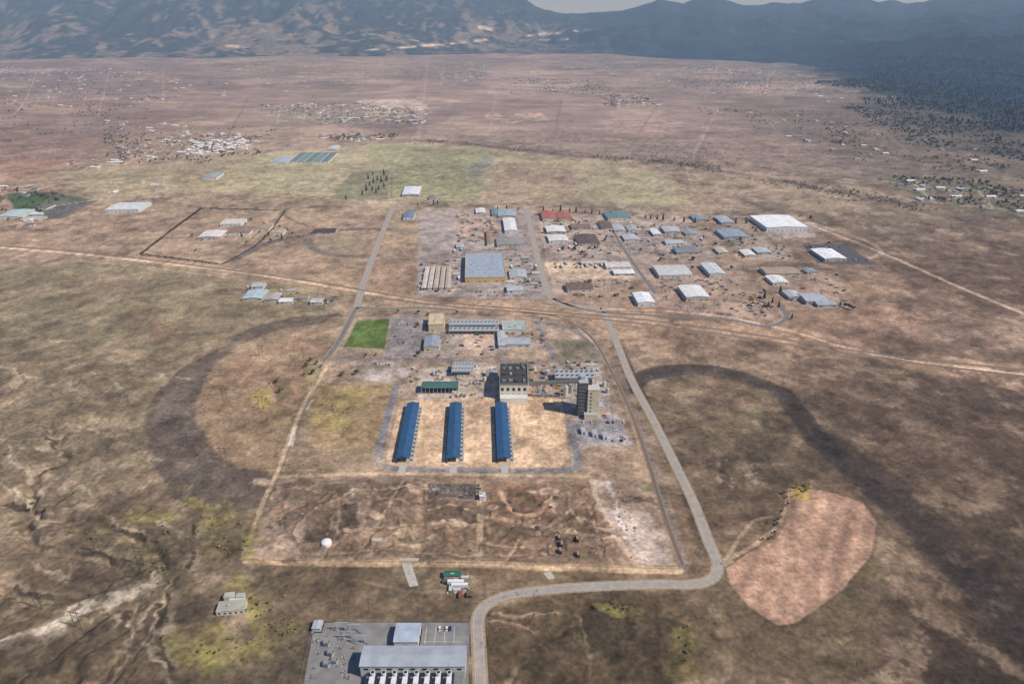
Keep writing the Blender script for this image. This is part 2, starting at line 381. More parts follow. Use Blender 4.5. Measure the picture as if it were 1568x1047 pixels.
line([(760,990),(820,1000),(880,985)],(148,126,98),2,.5,2,7,mod=1)
line([(560,890),(640,905),(720,905)],(148,128,101),3,.6,2,3)
# left bottom vegetation & gully
for p in [(235,790,28,22),(320,790,36,26),(350,830,40,26),(215,850,34,20),(410,920,50,26),(320,990,60,34),(250,880,24,20),(440,960,40,24),(960,930,40,16),(1330,900,60,30),(360,1010,50,20),(420,1000,40,18),(300,770,24,12),(380,890,30,14),(150,810,24,10),(205,900,22,10)]:
    u,v,a,b=p
    paint([(u-a,v),(u-a*.3,v-b),(u+a*.6,v-b*.7),(u+a,v),(u+a*.2,v+b),(u-a*.6,v+b*.7)],(130,122,68) if u!=1330 else (96,86,56),.6,8,28,mod=1,curve=True)
line([(0,985),(40,975),(80,960),(115,945),(150,925),(185,910),(230,885),(250,872)],(192,181,158),9,.88,4,10,mod=1)
line([(90,965),(110,930),(170,900)],(186,174,152),5,.75,3,10,mod=1)
paint([(120,925),(180,900),(240,870),(262,880),(230,905),(170,925),(130,935)],(178,167,143),.7,8,12,mod=2)
paint([(0,980),(60,960),(100,965),(60,1000),(0,1020)],(158,144,121),.7,10,12,mod=1)
GUL=[[(30,800),(60,840),(120,850),(200,870),(250,890),(300,860),(290,800)],[(160,1045),(230,960),(240,930)],[(70,640),(100,700),(60,720),(45,775)],[(0,905),(60,915),(140,905),(180,880),(240,850)],[(280,1045),(250,980),(262,900),(280,840)],[(0,1030),(60,1010),(130,960),(170,930)],[(0,760),(40,775),(70,790),(150,800),(230,835),(262,880)],[(110,1045),(120,1000),(190,960),(200,930)]]
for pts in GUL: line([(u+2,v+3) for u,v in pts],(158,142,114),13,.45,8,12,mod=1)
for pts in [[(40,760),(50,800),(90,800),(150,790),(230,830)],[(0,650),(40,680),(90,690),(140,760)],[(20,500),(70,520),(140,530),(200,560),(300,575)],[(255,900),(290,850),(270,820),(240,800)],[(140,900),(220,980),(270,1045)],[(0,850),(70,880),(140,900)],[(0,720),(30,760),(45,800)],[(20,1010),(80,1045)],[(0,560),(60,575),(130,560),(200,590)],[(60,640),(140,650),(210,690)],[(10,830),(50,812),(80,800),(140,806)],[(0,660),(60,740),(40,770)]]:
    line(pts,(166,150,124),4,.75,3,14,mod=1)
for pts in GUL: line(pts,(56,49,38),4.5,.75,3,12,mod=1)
for k in range(80):
    u=random.uniform(-20,300);v=random.uniform(560,1040);a=random.uniform(6,26)
    paint([(u-a,v),(u,v-a*.35),(u+a*1.2,v+a*.1),(u,v+a*.4)],random.choice([(144,130,105),(80,70,54),(156,141,114),(104,96,68),(74,65,51)]),.5,6,18,mod=random.choice([1,2]),curve=True)
for k in range(50):
    u=random.uniform(1060,1560);v=random.uniform(520,1040);a=random.uniform(14,50)
    paint([(u-a,v),(u,v-a*.35),(u+a*1.2,v+a*.1),(u,v+a*.4)],random.choice([(118,100,78),(62,53,43),(98,85,64),(74,64,52)]),.38,10,24,mod=random.choice([0,1]),curve=True)
for k in range(120):
    u=random.uniform(390,1000);v=random.uniform(735,862);a=random.uniform(4,20)
    paint([(u-a,v),(u,v-a*.35),(u+a*1.2,v+a*.1),(u,v+a*.4)],random.choice([(182,158,128),(82,70,55),(118,99,77),(190,168,139),(102,95,68),(72,62,49)]),.62,2.5,9,mod=2,curve=True)
for k in range(50):
    u=random.uniform(0,560);v=random.uniform(400,560);a=random.uniform(10,40)
    paint([(u-a,v),(u,v-a*.25),(u+a*1.2,v+a*.1),(u,v+a*.25)],random.choice([(144,128,102),(102,94,73),(114,102,79),(150,131,104)]),.42,10,24,mod=1,curve=True)
line([(0,905),(150,820),(260,735),(345,660)],(134,120,97),2.2,.4,2,1)
line([(0,960),(120,870),(250,760)],(70,62,48),2.0,.3,2,1)
# round ploughed field
fp=[(1205,745),(1262,750),(1322,768),(1342,800),(1336,850),(1292,902),(1222,952),(1192,957),(1150,930),(1118,892),(1112,868),(1150,842),(1186,824),(1204,790)]
paint(fp,(166,134,108),.97,3,1.5)
pts=[G(*p) for p in fp]; ins=np.where((VX>140)&(VX<420)&(VY>300)&(VY<620))[0]
ii=ins[inside(VX[ins],VY[ins],pts)]
a=VX[ii]*math.cos(1.05)+VY[ii]*math.sin(1.05); a2=VX[ii]*math.sin(1.05)-VY[ii]*math.cos(1.05)
st=.5+.5*np.sin(a2/2.6+wf[ii]*.7); st2=vn(a2/9,a/70,5)
C[ii]*=(1-.14*st*ss((n30[ii]-.3)/.3)-.26*(st2-.35))[:,None]
paint([(1210,740),(1240,742),(1235,768),(1212,765)],(158,136,70),.75,4,4,mod=2)
line([(1098,862),(1130,848),(1165,826),(1195,800),(1206,760)],(162,141,112),4,.7,2,2)
line([(1180,790),(1150,800),(1115,850),(1098,862)],(162,141,112),3.5,.6,2,2)
line(fp+[fp[0]],(92,78,60),2,.5,2,1)
# dirt roads further out
line([(-40,375),(120,388),(250,402),(400,420),(540,444),(640,458)],(190,163,130),9,.9,4,1)
line([(-40,384),(250,411),(540,454)],(160,137,111),5,.7,3,1)
line([(1245,345),(1330,378),(1400,408),(1500,452),(1620,500)],(190,166,140),9,.8,4,3)
line([(1300,350),(1345,400),(1360,410)],(134,116,99),5,.5,3,2)
line([(1240,340),(1320,365),(1350,385),(1330,395)],(182,156,132),10,.65,6,4)
line([(920,472),(1060,478),(1180,498),(1340,542),(1568,572)],(190,162,132),6,.85,3,2)
line([(960,385),(985,425),(1020,465),(1100,480),(1160,496),(1190,493),(1200,482),(1180,462)],(144,135,127),6,.8,3,1)
line([(600,318),(640,318),(760,322),(900,327),(1060,332),(1170,330)],(156,144,129),8,.65,4,1)
line([(430,312),(600,318)],(130,116,99),6,.6,3,1)
line([(325,292),(490,303),(600,310)],(172,157,128),6,.65,3,2)
line([(330,290),(200,298),(60,318)],(166,150,125),6,.55,3,2)
line([(340,206),(480,214),(650,213)],(100,95,77),14,.6,8,3)
line([(150,250),(260,244),(330,234)],(148,132,107),7,.5,6,3)
line([(0,130),(200,126),(400,128),(640,130)],(108,96,89),20,.5,14,3)
line([(655,90),(648,160),(640,215)],(160,147,134),12,.6,8,3)
line([(0,85),(300,84),(420,84),(600,78),(780,72)],(174,155,138),50,.6,30,10)
line([(420,132),(500,118),(620,106)],(160,144,132),18,.55,12,5)
line([(850,150),(1000,118),(1100,105)],(160,146,134),16,.5,12,5)
line([(900,190),(1100,150),(1260,120)],(156,140,127),12,.45,10,5)
line([(200,205),(330,170),(400,128),(430,90)],(156,140,125),12,.5,8,5)
line([(640,200),(600,260),(598,318)],(154,145,122),7,.6,5,3)
line([(1180,190),(1230,230),(1330,255),(1450,290),(1568,330)],(140,125,109),9,.6,6,5)
line([(1330,180),(1400,240),(1420,290)],(134,119,105),7,.5,6,5)
line([(1010,250),(1050,262),(1062,290),(1080,312)],(156,140,114),8,.4,6,5)
line([(880,252),(885,268),(960,272),(1040,280)],(162,153,126),6,.6,4,4)
line([(0,178),(180,178),(330,190)],(98,88,77),12,.5,8,4)
line([(980,460),(1000,440),(990,420)],(154,137,116),6,.5,3,2)
# field boundaries of the far valley
for p in [[(330,95),(320,130)],[(480,92),(470,130)],[(560,90),(560,130)],[(400,140),(640,142)],[(660,150),(900,158)],[(760,140),(750,200)],[(860,150),(850,205)],[(1000,170),(960,230)],[(0,200),(140,196)],[(380,150),(350,205)],[(1100,165),(1060,240)],[(440,110),(640,112)],[(760,112),(1000,120)],[(420,190),(640,195)],[(900,210),(1100,225)]]:
    line(p,random.choice([(98,88,80),(160,146,130),(104,96,84)]),9,.45,6,4)
for v in (164,171,179,187): line([(410,v-3),(530,v),(652,v+1)],(172,160,146),10,.65,7,3)
for u in (430,470,505,545,580,615,645): line([(u,160),(u-6,190)],(170,158,144),7,.6,6,3)
for v in (97,104,111,119,127): line([(668,v),(742,v)],(156,146,137),22,.45,14,5)
for u in (680,700,722,742): line([(u,93),(u-4,130)],(156,146,137),14,.45,9,4)
for p in [[(0,112),(120,118),(260,112)],[(0,140),(140,138),(280,146)],[(60,100),(40,150),(20,175)],[(170,100),(160,140),(150,178)],[(250,104),(250,160)],[(0,158),(200,164),(320,160)],[(180,228),(260,214),(400,208)],[(200,242),(330,232),(400,216)],[(290,212),(280,240)],[(345,208),(335,236)],[(925,154),(1012,157)],[(950,146),(948,166)],[(985,146),(985,166)],[(1000,110),(1150,118),(1300,140)],[(1100,100),(1080,150)],[(1180,108),(1170,150)],[(760,128),(930,132)],[(1340,275),(1450,290),(1568,310)],[(1400,280),(1430,310)],[(1500,292),(1520,320)]]:
    line(p,(162,148,133),9,.6,7,4)
RIV=[(640,214),(700,219),(800,229),(880,238),(960,243),(1040,250),(1110,262),(1190,274),(1260,290),(1340,304),(1420,325),(1500,345),(1600,378)]
line(RIV,(98,89,76),38,.6,30,18)
line([(215,388),(262,352),(308,318)],(52,46,38),6,.9,2,.5)
line([(308,318),(420,321)],(56,50,42),9,.85,3,.5)
line([(215,388),(280,396),(340,404)],(50,44,36),6,.9,2,.5)
line([(340,404),(400,368),(436,322)],(56,50,42),5,.8,2,.5)
mod=1+.28*(n150-.5)+.46*(n30-.5)*(1-.6*far[:,0])+.52*(n8-.5)*(1-far[:,0])+.22*(n600-.5)
strk=fbm(VX*.35+VY*.1,VY*1.6,60,4,60)
mod+= .34*(strk-.5)*far[:,0]
C=C*mod[:,None]
lum=C.mean(axis=1,keepdims=True)
C=(lum+(C-lum)*.94)*1.15
C[:,1]*=.985
C=np.clip(C,8,250)
cols=nlin(C)
def mask_poly(quad,fe):
    p=[G(*q) for q in quad];d=sdist(VX,VY,p,True);return ss(np.where(inside(VX,VY,p),d,0)/fe)
mk=mask_poly([(-600,560),(200,560),(215,700),(260,780),(300,820),(300,900),(320,1200),(-600,1200)],45)
mk2=mask_poly([(1100,980),(1240,985),(1380,870),(1420,800),(1500,600),(2000,640),(2100,1250),(1100,1250)],45)
mk3=mask_poly([(400,740),(560,735),(650,738),(735,768),(900,740),(1000,860),(400,850)],10)
mk4=mask_poly([(760,925),(900,912),(1060,908),(1120,960),(1130,1100),(760,1100)],20)
rg=1-np.abs(2*fbm(VX+wc*20,VY+wc2*20,85,5,140,.55)-1)
rg2=1-np.abs(2*fbm(VX,VY,22,3,150,.55)-1)
VZ=-(ss((rg-.72)/.28)*4.6+ (n30-.5)*2)*mk-((rg-.6)*2.0)*mk2+((n30-.5)*4.0+ss((rg2-.8)/.2)*1.8)*mk3+((n30-.5)*3-ss((rg-.75)/.25)*2.5)*mk4
for pts in GUL:
    p=smooth_pts([G(*q) for q in pts],4);d=sdist(VX+wf*5,VY+wf2*5,p,False);VZ-=3.4*ss(1-d/7)*mk
for (u,v,r,dp) in [(803,768,12,1.8),(870,800,9,1.4),(560,770,11,1.2)]:
    x,y=G(u,v);d=np.hypot(VX-x+wf*14,(VY-y+wf2*14)*.7);VZ+=-dp*ss((r-d)/(r*.8))*mk3
idx=np.arange(nr*nc).reshape(nr,nc)
Q=np.stack([idx[:-1,:-1],idx[:-1,1:],idx[1:,1:],idx[1:,:-1]],-1).reshape(-1,4)
def colmat(name,scales,rough=.95):
    m,nt,b=nodes_mat(name); L=nt.links
    at=nt.nodes.new('ShaderNodeAttribute'); at.attribute_name='Col'
    geo=nt.nodes.new('ShaderNodeNewGeometry'); cur=at.outputs['Color']
    for sc,lo,hi,amt in scales:
        n=nt.nodes.new('ShaderNodeTexNoise'); n.inputs['Scale'].default_value=sc; n.inputs['Detail'].default_value=4; n.inputs['Roughness'].default_value=.68
        L.new(geo.outputs['Position'],n.inputs['Vector'])
        mr=nt.nodes.new('ShaderNodeMapRange'); mr.inputs[1].default_value=lo; mr.inputs[2].default_value=hi
        mr.inputs[3].default_value=1-amt; mr.inputs[4].default_value=1+amt
        L.new(n.outputs['Fac'],mr.inputs[0])
        mx=nt.nodes.new('ShaderNodeVectorMath'); mx.operation='SCALE'
        L.new(cur,mx.inputs[0]); L.new(mr.outputs[0],mx.inputs['Scale']); cur=mx.outputs[0]; last=n
    L.new(cur,b.inputs['Base Color'])
    b.inputs['Roughness'].default_value=rough; b.inputs['Specular IOR Level'].default_value=.05
    return m
gm=colmat('ground_soil_and_grass',[(0.25,.32,.68,.36)])
V3=np.stack([VX,VY,VZ],-1)
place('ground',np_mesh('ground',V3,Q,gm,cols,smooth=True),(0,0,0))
# =====================================================  MOUNTAINS
def ridge_z(v,y):
    dy=(522.5-v)/F; t=y/(cP+dy*sP); return CH+t*(-sP+dy*cP)
YR=15500.
ut=[-700,0,300,600,740,785,810,832,860,900,950,985,1005,1040,1062,1085,1105,1130,1170,1215,1250,1275,1300,1330,1350,1375,1395,1425,1470,1520,1568,1700,2400]
vt=[-90,-80,-75,-60,-30,-12,4,16,20,20,16,5,1,6,-3,-8,0,8,6,7,-2,-3,-2,5,1,8,4,-2,-8,-12,-16,-30,-60]
zt=[ridge_z(v,YR) for v in vt]
mx=np.linspace(-21000,21000,1100); my=np.geomspace(3000,26000,430)
MX,MY=np.meshgrid(mx,my)
def mtn(mX,mY):
    uk=784+F*mX/(mY*cP)
    Yb=np.interp(uk,[-500,0,300,600,750,900,1000,1150,1300,1450,1568,2200],[9300,9300,9600,10300,11000,10300,9600,8300,6600,4600,3700,3100])
    Yb=Yb+(fbm(mX,mY,1500,3,70)-.5)*1600
    Yb=np.maximum(Yb,3100)
    f=np.clip((mY-Yb)/(YR-Yb),0,1)
    back=np.clip((mY-YR)/8000,0,1)
    Hr=np.interp(784+F*(mX/mY)/(cP+0.012),ut,zt)
    prof=np.where(f<.45,.42*(f/.45)**1.6,.42+.58*ss((f-.45)/.55)*1.0)
    rid=1-np.abs(2*fbm(mX+(fbm(mX,mY,900,3,71)-.5)*900,mY*.55,1500,6,72,.5)-1)
    gul=1-np.abs(2*fbm(mX,mY*.4,520,5,73,.5)-1)
    amp=np.sin(np.pi*np.clip(f,0,1))**.8*np.clip(f*3,0,1)**.5
    Z=Hr*prof+ (rid-.72)*360*amp+(gul-.72)*150*amp**.7
    Z=Z+(fbm(mX,mY,420,4,74)-.5)*40*np.clip(f*2,0,1)
    Z=np.where(mY>YR,Hr*(1-back*.35),Z)
    return np.where(f<=0,-30,Z-3),f
mX=MX.ravel();mY=MY.ravel()
Z,f=mtn(mX,mY)
Umt,Vmt=project(mX,mY,Z)
mn=fbm(mX,mY,200,5,80,.7); mb=fbm(mX,mY,1800,4,81)
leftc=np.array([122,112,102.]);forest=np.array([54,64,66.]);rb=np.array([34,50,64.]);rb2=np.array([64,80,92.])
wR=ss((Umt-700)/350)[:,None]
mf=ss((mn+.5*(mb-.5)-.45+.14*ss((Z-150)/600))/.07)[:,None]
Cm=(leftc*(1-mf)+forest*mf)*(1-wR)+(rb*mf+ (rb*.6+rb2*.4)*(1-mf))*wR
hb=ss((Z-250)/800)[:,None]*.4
Cm=Cm*(1-hb)+np.array([50,66,82.])*hb  # bluish haze mixed into the slope colour itself, stronger with height
for (u0,v0,u1,v1,wd) in [(560,77,690,66,3),(690,66,745,60,3),(735,42,752,44,4),(795,55,905,44,3),(510,46,525,48,3),(870,60,760,62,2),(350,70,380,72,3),(560,50,640,62,2)]:
    t=np.clip(((Umt-u0)*(u1-u0)+(Vmt-v0)*(v1-v0))/((u1-u0)**2+(v1-v0)**2),0,1)
    d=np.hypot(Umt-u0-t*(u1-u0),Vmt-v0-t*(v1-v0))
    m=(ss((wd-d)/2.5)*ss((fbm(mX,mY,180,3,85)-.46)/.1)*.9)[:,None]
    Cm=Cm*(1-m)+np.array([220,200,172.])*m
Cm*= (1+.40*(fbm(mX,mY,120,4,86,.6)-.5))[:,None]
nr2,nc2=MX.shape; idx=np.arange(nr2*nc2).reshape(nr2,nc2)
Q2=np.stack([idx[:-1,:-1],idx[:-1,1:],idx[1:,1:],idx[1:,:-1]],-1).reshape(-1,4)
mm=colmat('forested_mountain_slopes',[(0.012,.35,.65,.40)])
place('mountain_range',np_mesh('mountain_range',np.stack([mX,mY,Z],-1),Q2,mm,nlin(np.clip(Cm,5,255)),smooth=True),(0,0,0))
# =====================================================  AIR (valley haze, real scattering)
hm=bpy.data.materials.new('valley_haze');hm.use_nodes=True;hn=hm.node_tree
for n in list(hn.nodes):
    if n.type!='OUTPUT_MATERIAL': hn.nodes.remove(n)
vs=hn.nodes.new('ShaderNodeVolumeScatter');vs.inputs['Color'].default_value=(.50,.72,1,1);vs.inputs['Density'].default_value=5.8e-5;vs.inputs['Anisotropy'].default_value=.0
hn.links.new(vs.outputs[0],[n for n in hn.nodes if n.type=='OUTPUT_MATERIAL'][0].inputs['Volume'])
mb=MB();mb.box(0,20000,-400,90000,50000,2600,hm);mb.obj('valley_haze')
# =====================================================  ROADS
def strip(name,pts,w,z,mat,n=6,off=0.0,world=False):
    p=pts if world else [G(*q) for q in pts]
    p=smooth_pts(p,n); v=[];f=[]
    for i,(x,y) in enumerate(p):
        a=p[max(0,i-1)];b=p[min(len(p)-1,i+1)]
        dx,dy=b[0]-a[0],b[1]-a[1];L=math.hypot(dx,dy) or 1
        nx,ny=-dy/L,dx/L
        v+= [(x+nx*(off+w/2),y+ny*(off+w/2),z),(x+nx*(off-w/2),y+ny*(off-w/2),z)]
        if i: k=2*i; f.append((k-2,k-1,k+1,k))
    return v,f
def road(name,pts,w,mat,z=.06,line_m=None,shoulder=None):
    mb=MB()
    if shoulder: 
        v,f=strip(name,pts,w+3.5,z-.03,mat); mb.add(v,f,shoulder)
    v,f=strip(name,pts,w,z,mat); mb.add(v,f,mat)
    if line_m:
        v,f=strip(name,pts,.18,z+.03,mat); mb.add(v,f,line_m)
        for o in(-w/2+.35,w/2-.35):
            v,f=strip(name,pts,.14,z+.03,mat,off=o); mb.add(v,f,white_l)
    return mb.obj(name)
white_l=M('white_road_paint',(225,222,210)); yel=M('yellow_road_paint',(200,160,60))
chip=M('chip_seal_asphalt',(166,158,149),.9,.14,.15); asph=M('asphalt',(122,119,116),.9,.15,.15)
gsh=M('gravel_shoulder',(164,146,119),.95,.22,.3); conc=M('concrete',(188,181,168),.9,.12,.3)
road('road',[(922,470),(940,512),(966,578),(1002,645),(1035,712),(1062,768),(1084,825),(1096,852),(1099,868),(1090,884),(1062,893),(1000,893),(900,897),(832,902),(775,911),(745,925),(732,945),(733,985),(736,1045),(738,1120)],7.2,chip,line_m=yel,shoulder=gsh)
road('road',[(806,318),(812,345),(822,390),(834,432),(846,456),(866,465),(922,471)],9,chip,line_m=yel,shoulder=gsh)
road('road',[(604,312),(596,330),(575,382),(557,432),(546,470)],9,chip,line_m=yel,shoulder=gsh)
road('road',[(546,470),(535,490),(520,520),(500,548)],7,asph,line_m=yel,shoulder=gsh)
road('road',[(546,470),(600,472),(640,470),(700,474)],7,asph,shoulder=gsh)
road('service_road',[(846,456),(900,474),(1000,482),(1110,488),(1165,498),(1192,494),(1204,484),(1196,468)],6,asph)
road('service_road',[(935,346),(950,372),(972,405),(990,430),(1003,448)],6,asph)
road('driveway',[(1106,864),(1122,856)],5,gsh)
def railway(pts):
    mb=MB()
    bal=M('rail_ballast',(148,132,114),.95,.2,.5); sl=M('timber_sleepers',(124,107,91),.9,.2,.5); rl=M('rail_steel',(130,110,94),.6,.1,1)
    v,f=strip('r',pts,4.6,.10,bal);mb.add(v,f,bal)
    v,f=strip('r',pts,2.4,.16,sl);mb.add(v,f,sl)
    for o in(-.72,.72):
        v,f=strip('r',pts,.09,.30,rl,off=o);mb.add(v,f,rl)
    mb.obj('railway_track')
railway([(-60,372),(120,384),(300,406),(480,430),(560,444),(640,457),(720,466),(800,472),(900,481),(1000,490),(1160,512),(1340,540),(1568,566),(1640,575)])
railway([(560,452),(640,463),(720,471),(800,477),(900,486),(1000,497),(1160,519),(1340,547),(1568,575)])
railway([(800,477),(860,486),(905,515),(935,565),(962,620),(988,690),(1005,745),(1024,805),(1046,865)])
# =====================================================  BUILDINGS
R3=math.radians(3)
dark=M('dark_window_glass',(45,52,60),.3,.1,1); doorm=M('roll_up_door',(190,192,190),.6,.1,1)
unit=M('rooftop_unit_metal',(175,178,180),.6,.1,1)
def roofm(c): return M('metal_roof',c,.6,.16,.12)
def wallm(c): return M('wall_cladding',c,.8,.10,.3)
def building_mesh(name,w,d,h,roof,wall,style='gable',detail=1):
    mb=MB(); rm,wm=roofm(roof),wallm(wall)
    mb.box(0,0,0,w,d,h,wm)
    if style=='gable':
        alongy=d>w; rise=max(.5,.08*min(w,d))
        if rise>1.7: rise=1.7
        mb.gable(0,0,h+.01,w,d,rise,rm,wm,alongy)
        L=max(w,d)
        k=int(L/12)
        for i in range(k):
            t=-L/2+L*(i+.5)/k; q=min(w,d)*.22; z=h+rise*.56+.25
            if detail and random.random()<.6:
                if alongy: mb.box(q,t,z,1.2,3,.3,dark if random.random()<.3 else unit)
                else: mb.box(t,-q,z,3,1.2,.3,unit)
    else:
        mb.box(0,0,h+.01,w+.5,d+.5,.35,rm)
        for sx,sy,a,b in((0,-1,w+.7,.4),(0,1,w+.7,.4),(-1,0,.4,d-.1),(1,0,.4,d-.1)):
            mb.box(sx*(w/2+.15),sy*(d/2+.15),h+.37,a,b,.7,wm)
        for i in range(max(1,int(w*d/260))):
            if i>16: break
            mb.box(random.uniform(-.38,.38)*w,random.uniform(-.38,.38)*d,h+.36,random.uniform(1.5,3),random.uniform(1.5,3),1.4,unit)
    n=max(1,int(w/9))
    for i in range(n):
        x=-w/2+w*(i+.5)/n
        if i%3==1 or n==1: mb.box(x,-d/2-.05,0.02,min(4.2,w*.3),.12,min(4.2,h*.7),doorm)
        else: mb.box(x,-d/2-.05,min(1.2,h*.3),min(3.4,w/n*.5),.12,1.4,dark)
        mb.box(x,d/2+.05,min(1.2,h*.3),min(2.4,w/n*.5),.12,1.2,dark)
    n=max(1,int(d/10))
    for i in range(n):
        y=-d/2+d*(i+.5)/n
        for s in(-1,1):
            if (i+s)%3==0: mb.box(s*(w/2+.05),y,0.02,.12,min(4,d*.3),min(4,h*.7),doorm)
            else: mb.box(s*(w/2+.05),y,min(1.2,h*.3),.12,min(2.6,d/n*.5),1.2,dark)
    mb.box(0,0,-.2,w+1.6,d+1.6,.26,conc)
    return mb
def BR(name,uL,uR,vb,vf,h,roof,wall=(190,182,165),style='gable',rot=R3,ret=False):
    xl,yf=G(uL,vf,h);xr,_=G(uR,vf,h);_,yb=G((uL+uR)/2,vb,h)
    w=xr-xl;d=max(4,yb-yf)
    if ret: return (xl+xr)/2,(yf+yb)/2,w,d
    mb=building_mesh(name,w,d,h,roof,wall,style)
    return mb.obj(name,((xl+xr)/2,(yf+yb)/2,0),rot)
W_=(224,224,220); LG=(182,186,190); BG=(150,160,172); TN=(196,176,140)
BR('warehouse',709,771,387,424,9,(162,171,182),(206,178,120),'flat')
for i,x in enumerate((643,652,661,670,679)):
    BR('lumber_storage_shed',x,x+6.5,407,440,4,random.choice([(205,192,176),(190,176,158),(212,200,186)]),TN)
B=[('industrial_building',771,790,333,352,6,W_),('industrial_building',744,752,352,372,5,(160,130,100)),('storage_shed',728,742,318,325,4,W_),
('storage_shed',752,762,318,328,4,(120,138,148)),('industrial_building',762,790,320,330,5,(160,172,180)),('storage_shed',698,710,372,378,4,LG),
('industrial_building',760,800,362,374,5,(150,148,144)),('storage_shed',780,806,412,424,4,(176,178,180)),('storage_shed',776,800,436,444,4,LG),
('industrial_building',830,852,322,334,6,(176,104,88)),('industrial_building',854,876,324,334,6,(168,108,92)),('warehouse',837,866,345,354,5,W_),
('warehouse',840,870,359,368,5,(222,220,214)),('industrial_building',930,966,323,333,6,(108,138,138)),('storage_shed',920,940,338,348,4,(120,98,82)),
('industrial_building',884,918,358,372,5,(104,88,78)),('storage_shed',940,958,344,352,4,LG),('storage_shed',962,978,344,352,4,(170,172,172)),('storage_shed',956,978,358,366,4,LG),
('industrial_building',1000,1012,350,358,5,W_),('industrial_building',1018,1042,346,354,5,LG),('storage_shed',1050,1066,350,358,4,(150,154,156)),
('industrial_building',1064,1082,328,336,5,(140,150,158)),('industrial_building',1104,1124,330,340,5,(170,178,184)),('warehouse',1172,1236,329,347,9,(238,240,240)),
('industrial_building',1108,1146,350,362,6,(150,160,170)),('warehouse',1262,1296,380,395,6,(238,238,238)),('storage_shed',1140,1158,382,390,4,W_),('storage_shed',1160,1182,378,386,4,LG),
('storage_shed',1100,1116,378,386,4,(195,186,170)),('warehouse',928,966,400,408,5,(210,204,194)),('storage_shed',940,972,411,418,4,W_),
('warehouse',1008,1060,405,420,6,(200,200,194)),('industrial_building',1086,1110,402,418,7,(200,208,206)),('warehouse',1050,1086,436,454,7,W_),
('industrial_building',976,1002,447,462,7,(232,236,236)),('industrial_building',868,908,432,442,5,(120,100,86)),('warehouse',1173,1226,408,418,5,(170,150,132)),
('industrial_building',1183,1208,421,432,5,W_),('industrial_building',1208,1230,444,454,5,LG),('industrial_building',1234,1268,448,460,6,(176,180,184)),('storage_shed',1252,1282,458,466,4,(162,168,172)),
('storage_shed',1236,1252,410,416,4,(140,154,160)),('storage_shed',1036,1070,378,386,4,(130,136,140)),('storage_shed',890,930,398,402,4,(190,182,168)),
('storage_shed',875,905,342,348,4,(132,114,100)),('storage_shed',1020,1048,366,372,4,LG),
('storage_shed',370,400,443,456,4,(178,196,200)),('storage_shed',404,424,448,458,4,(186,176,166)),('storage_shed',426,446,455,461,4,W_),('storage_shed',450,470,450,456,4,(150,132,114)),('storage_shed',474,492,456,462,4,(190,190,186)),('storage_shed',384,402,432,438,4,LG),
('school_building',302,336,352,362,6,(228,218,210)),('school_building',336,368,334,342,6,(214,206,196)),('school_building',344,380,346,356,5,(150,122,104)),('school_building',384,410,342,350,5,(168,146,120)),('school_building',412,432,350,356,5,(190,166,132)),('school_building',478,512,349,355,4,(86,70,58)),
('warehouse',160,210,309,320,7,(212,216,214)),('warehouse',-8,26,320,331,6,(184,200,196)),('storage_shed',30,58,330,336,4,(190,186,178)),('storage_shed',50,70,312,318,4,(120,112,102)),
('storage_shed',412,438,240,248,5,(170,184,190)),('house',500,514,222,228,5,(200,204,200)),('industrial_building',614,640,285,297,6,(224,228,232)),('industrial_building',616,632,323,332,6,(112,136,154)),
('barn',308,330,264,271,6,(160,168,168)),('barn',656,668,298,303,5,(150,134,116))]
for i in range(5): B.append(('greenhouse',441+i*12.2,451+i*12.2,233,247,4,(126,144,138) if i%2 else (114,132,130)))
for b in B:
    nm,uL,uR,vb,vf,h,rc=b
    BR(nm,uL,uR,vb,vf,h,rc,random.choice([(206,200,188),(188,176,156),(214,212,206),(170,166,160)]))
# ---- plant
BR('control_building',655,678,480,496,11,(206,190,154),(214,196,156),'flat')
BR('workshop_building',648,671,514,530,6,(150,158,168),(196,186,160))
BR('office_building',769,806,491,504,6,(168,180,172),(214,208,190),'flat')
BR('workshop_building',768,812,516,526,5,(172,178,182),(188,184,172))
BR('workshop_building',762,772,505,528,5,(186,190,192),(200,196,184))
def condenser(uL,uR,vb,vf,h,rows,cols,name='cooling_fan_bank'):
    cx,cy,w,d=BR('',uL,uR,vb,vf,h,None,ret=True)
    mb=MB();st=M('galvanised_steel',(168,172,172),.5,.1,1); fr=M('fan_ring_grey',(205,205,200),.5,.1,1)
    mb.box(0,0,h-1.6,w,d,1.5,st)
    for i in range(cols+1):
        for s in(-1,1): mb.box((-w/2+.2)+(w-.4)*i/cols,s*(d/2-.3),0,.35,.35,h-1.6,st)
    for i in range(cols):
        for j in range(rows):
            x=-w/2+w*(i+.5)/cols;y=-d/2+d*(j+.5)/rows;r=min(w/cols,d/rows)*.4
            mb.cyl(x,y,h-.09,r,.7,fr,12); mb.cyl(x,y,h+.62,r*.82,.05,dark,12)
    mb.obj(name,(cx,cy,0),0)
condenser(687,764,488,496,8,1,13); condenser(687,764,499,505,6,1,11); condenser(691,725,553,567,8,2,7); condenser(850,912,565,577,9,2,8)
cx,cy,w,d=BR('',645,700,583,593,8,None,ret=True)
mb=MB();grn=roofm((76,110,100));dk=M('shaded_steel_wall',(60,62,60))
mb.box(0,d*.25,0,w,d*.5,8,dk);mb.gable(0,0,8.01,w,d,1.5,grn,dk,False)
for i in range(10): mb.box(-w/2+.3+(w-.6)*i/9,-d/2+.3,0,.5,.5,8,unit)
mb.obj('open_front_shed',(cx,cy,0))
cx,cy,w,d=BR('',765,808,557,588,20,None,ret=True)
mb=MB();cream=wallm((222,214,188));dkr=M('tar_roof',(74,72,70),.9,.2,.3);gs=M('grey_steel_cladding',(128,128,124),.7,.1,.3)
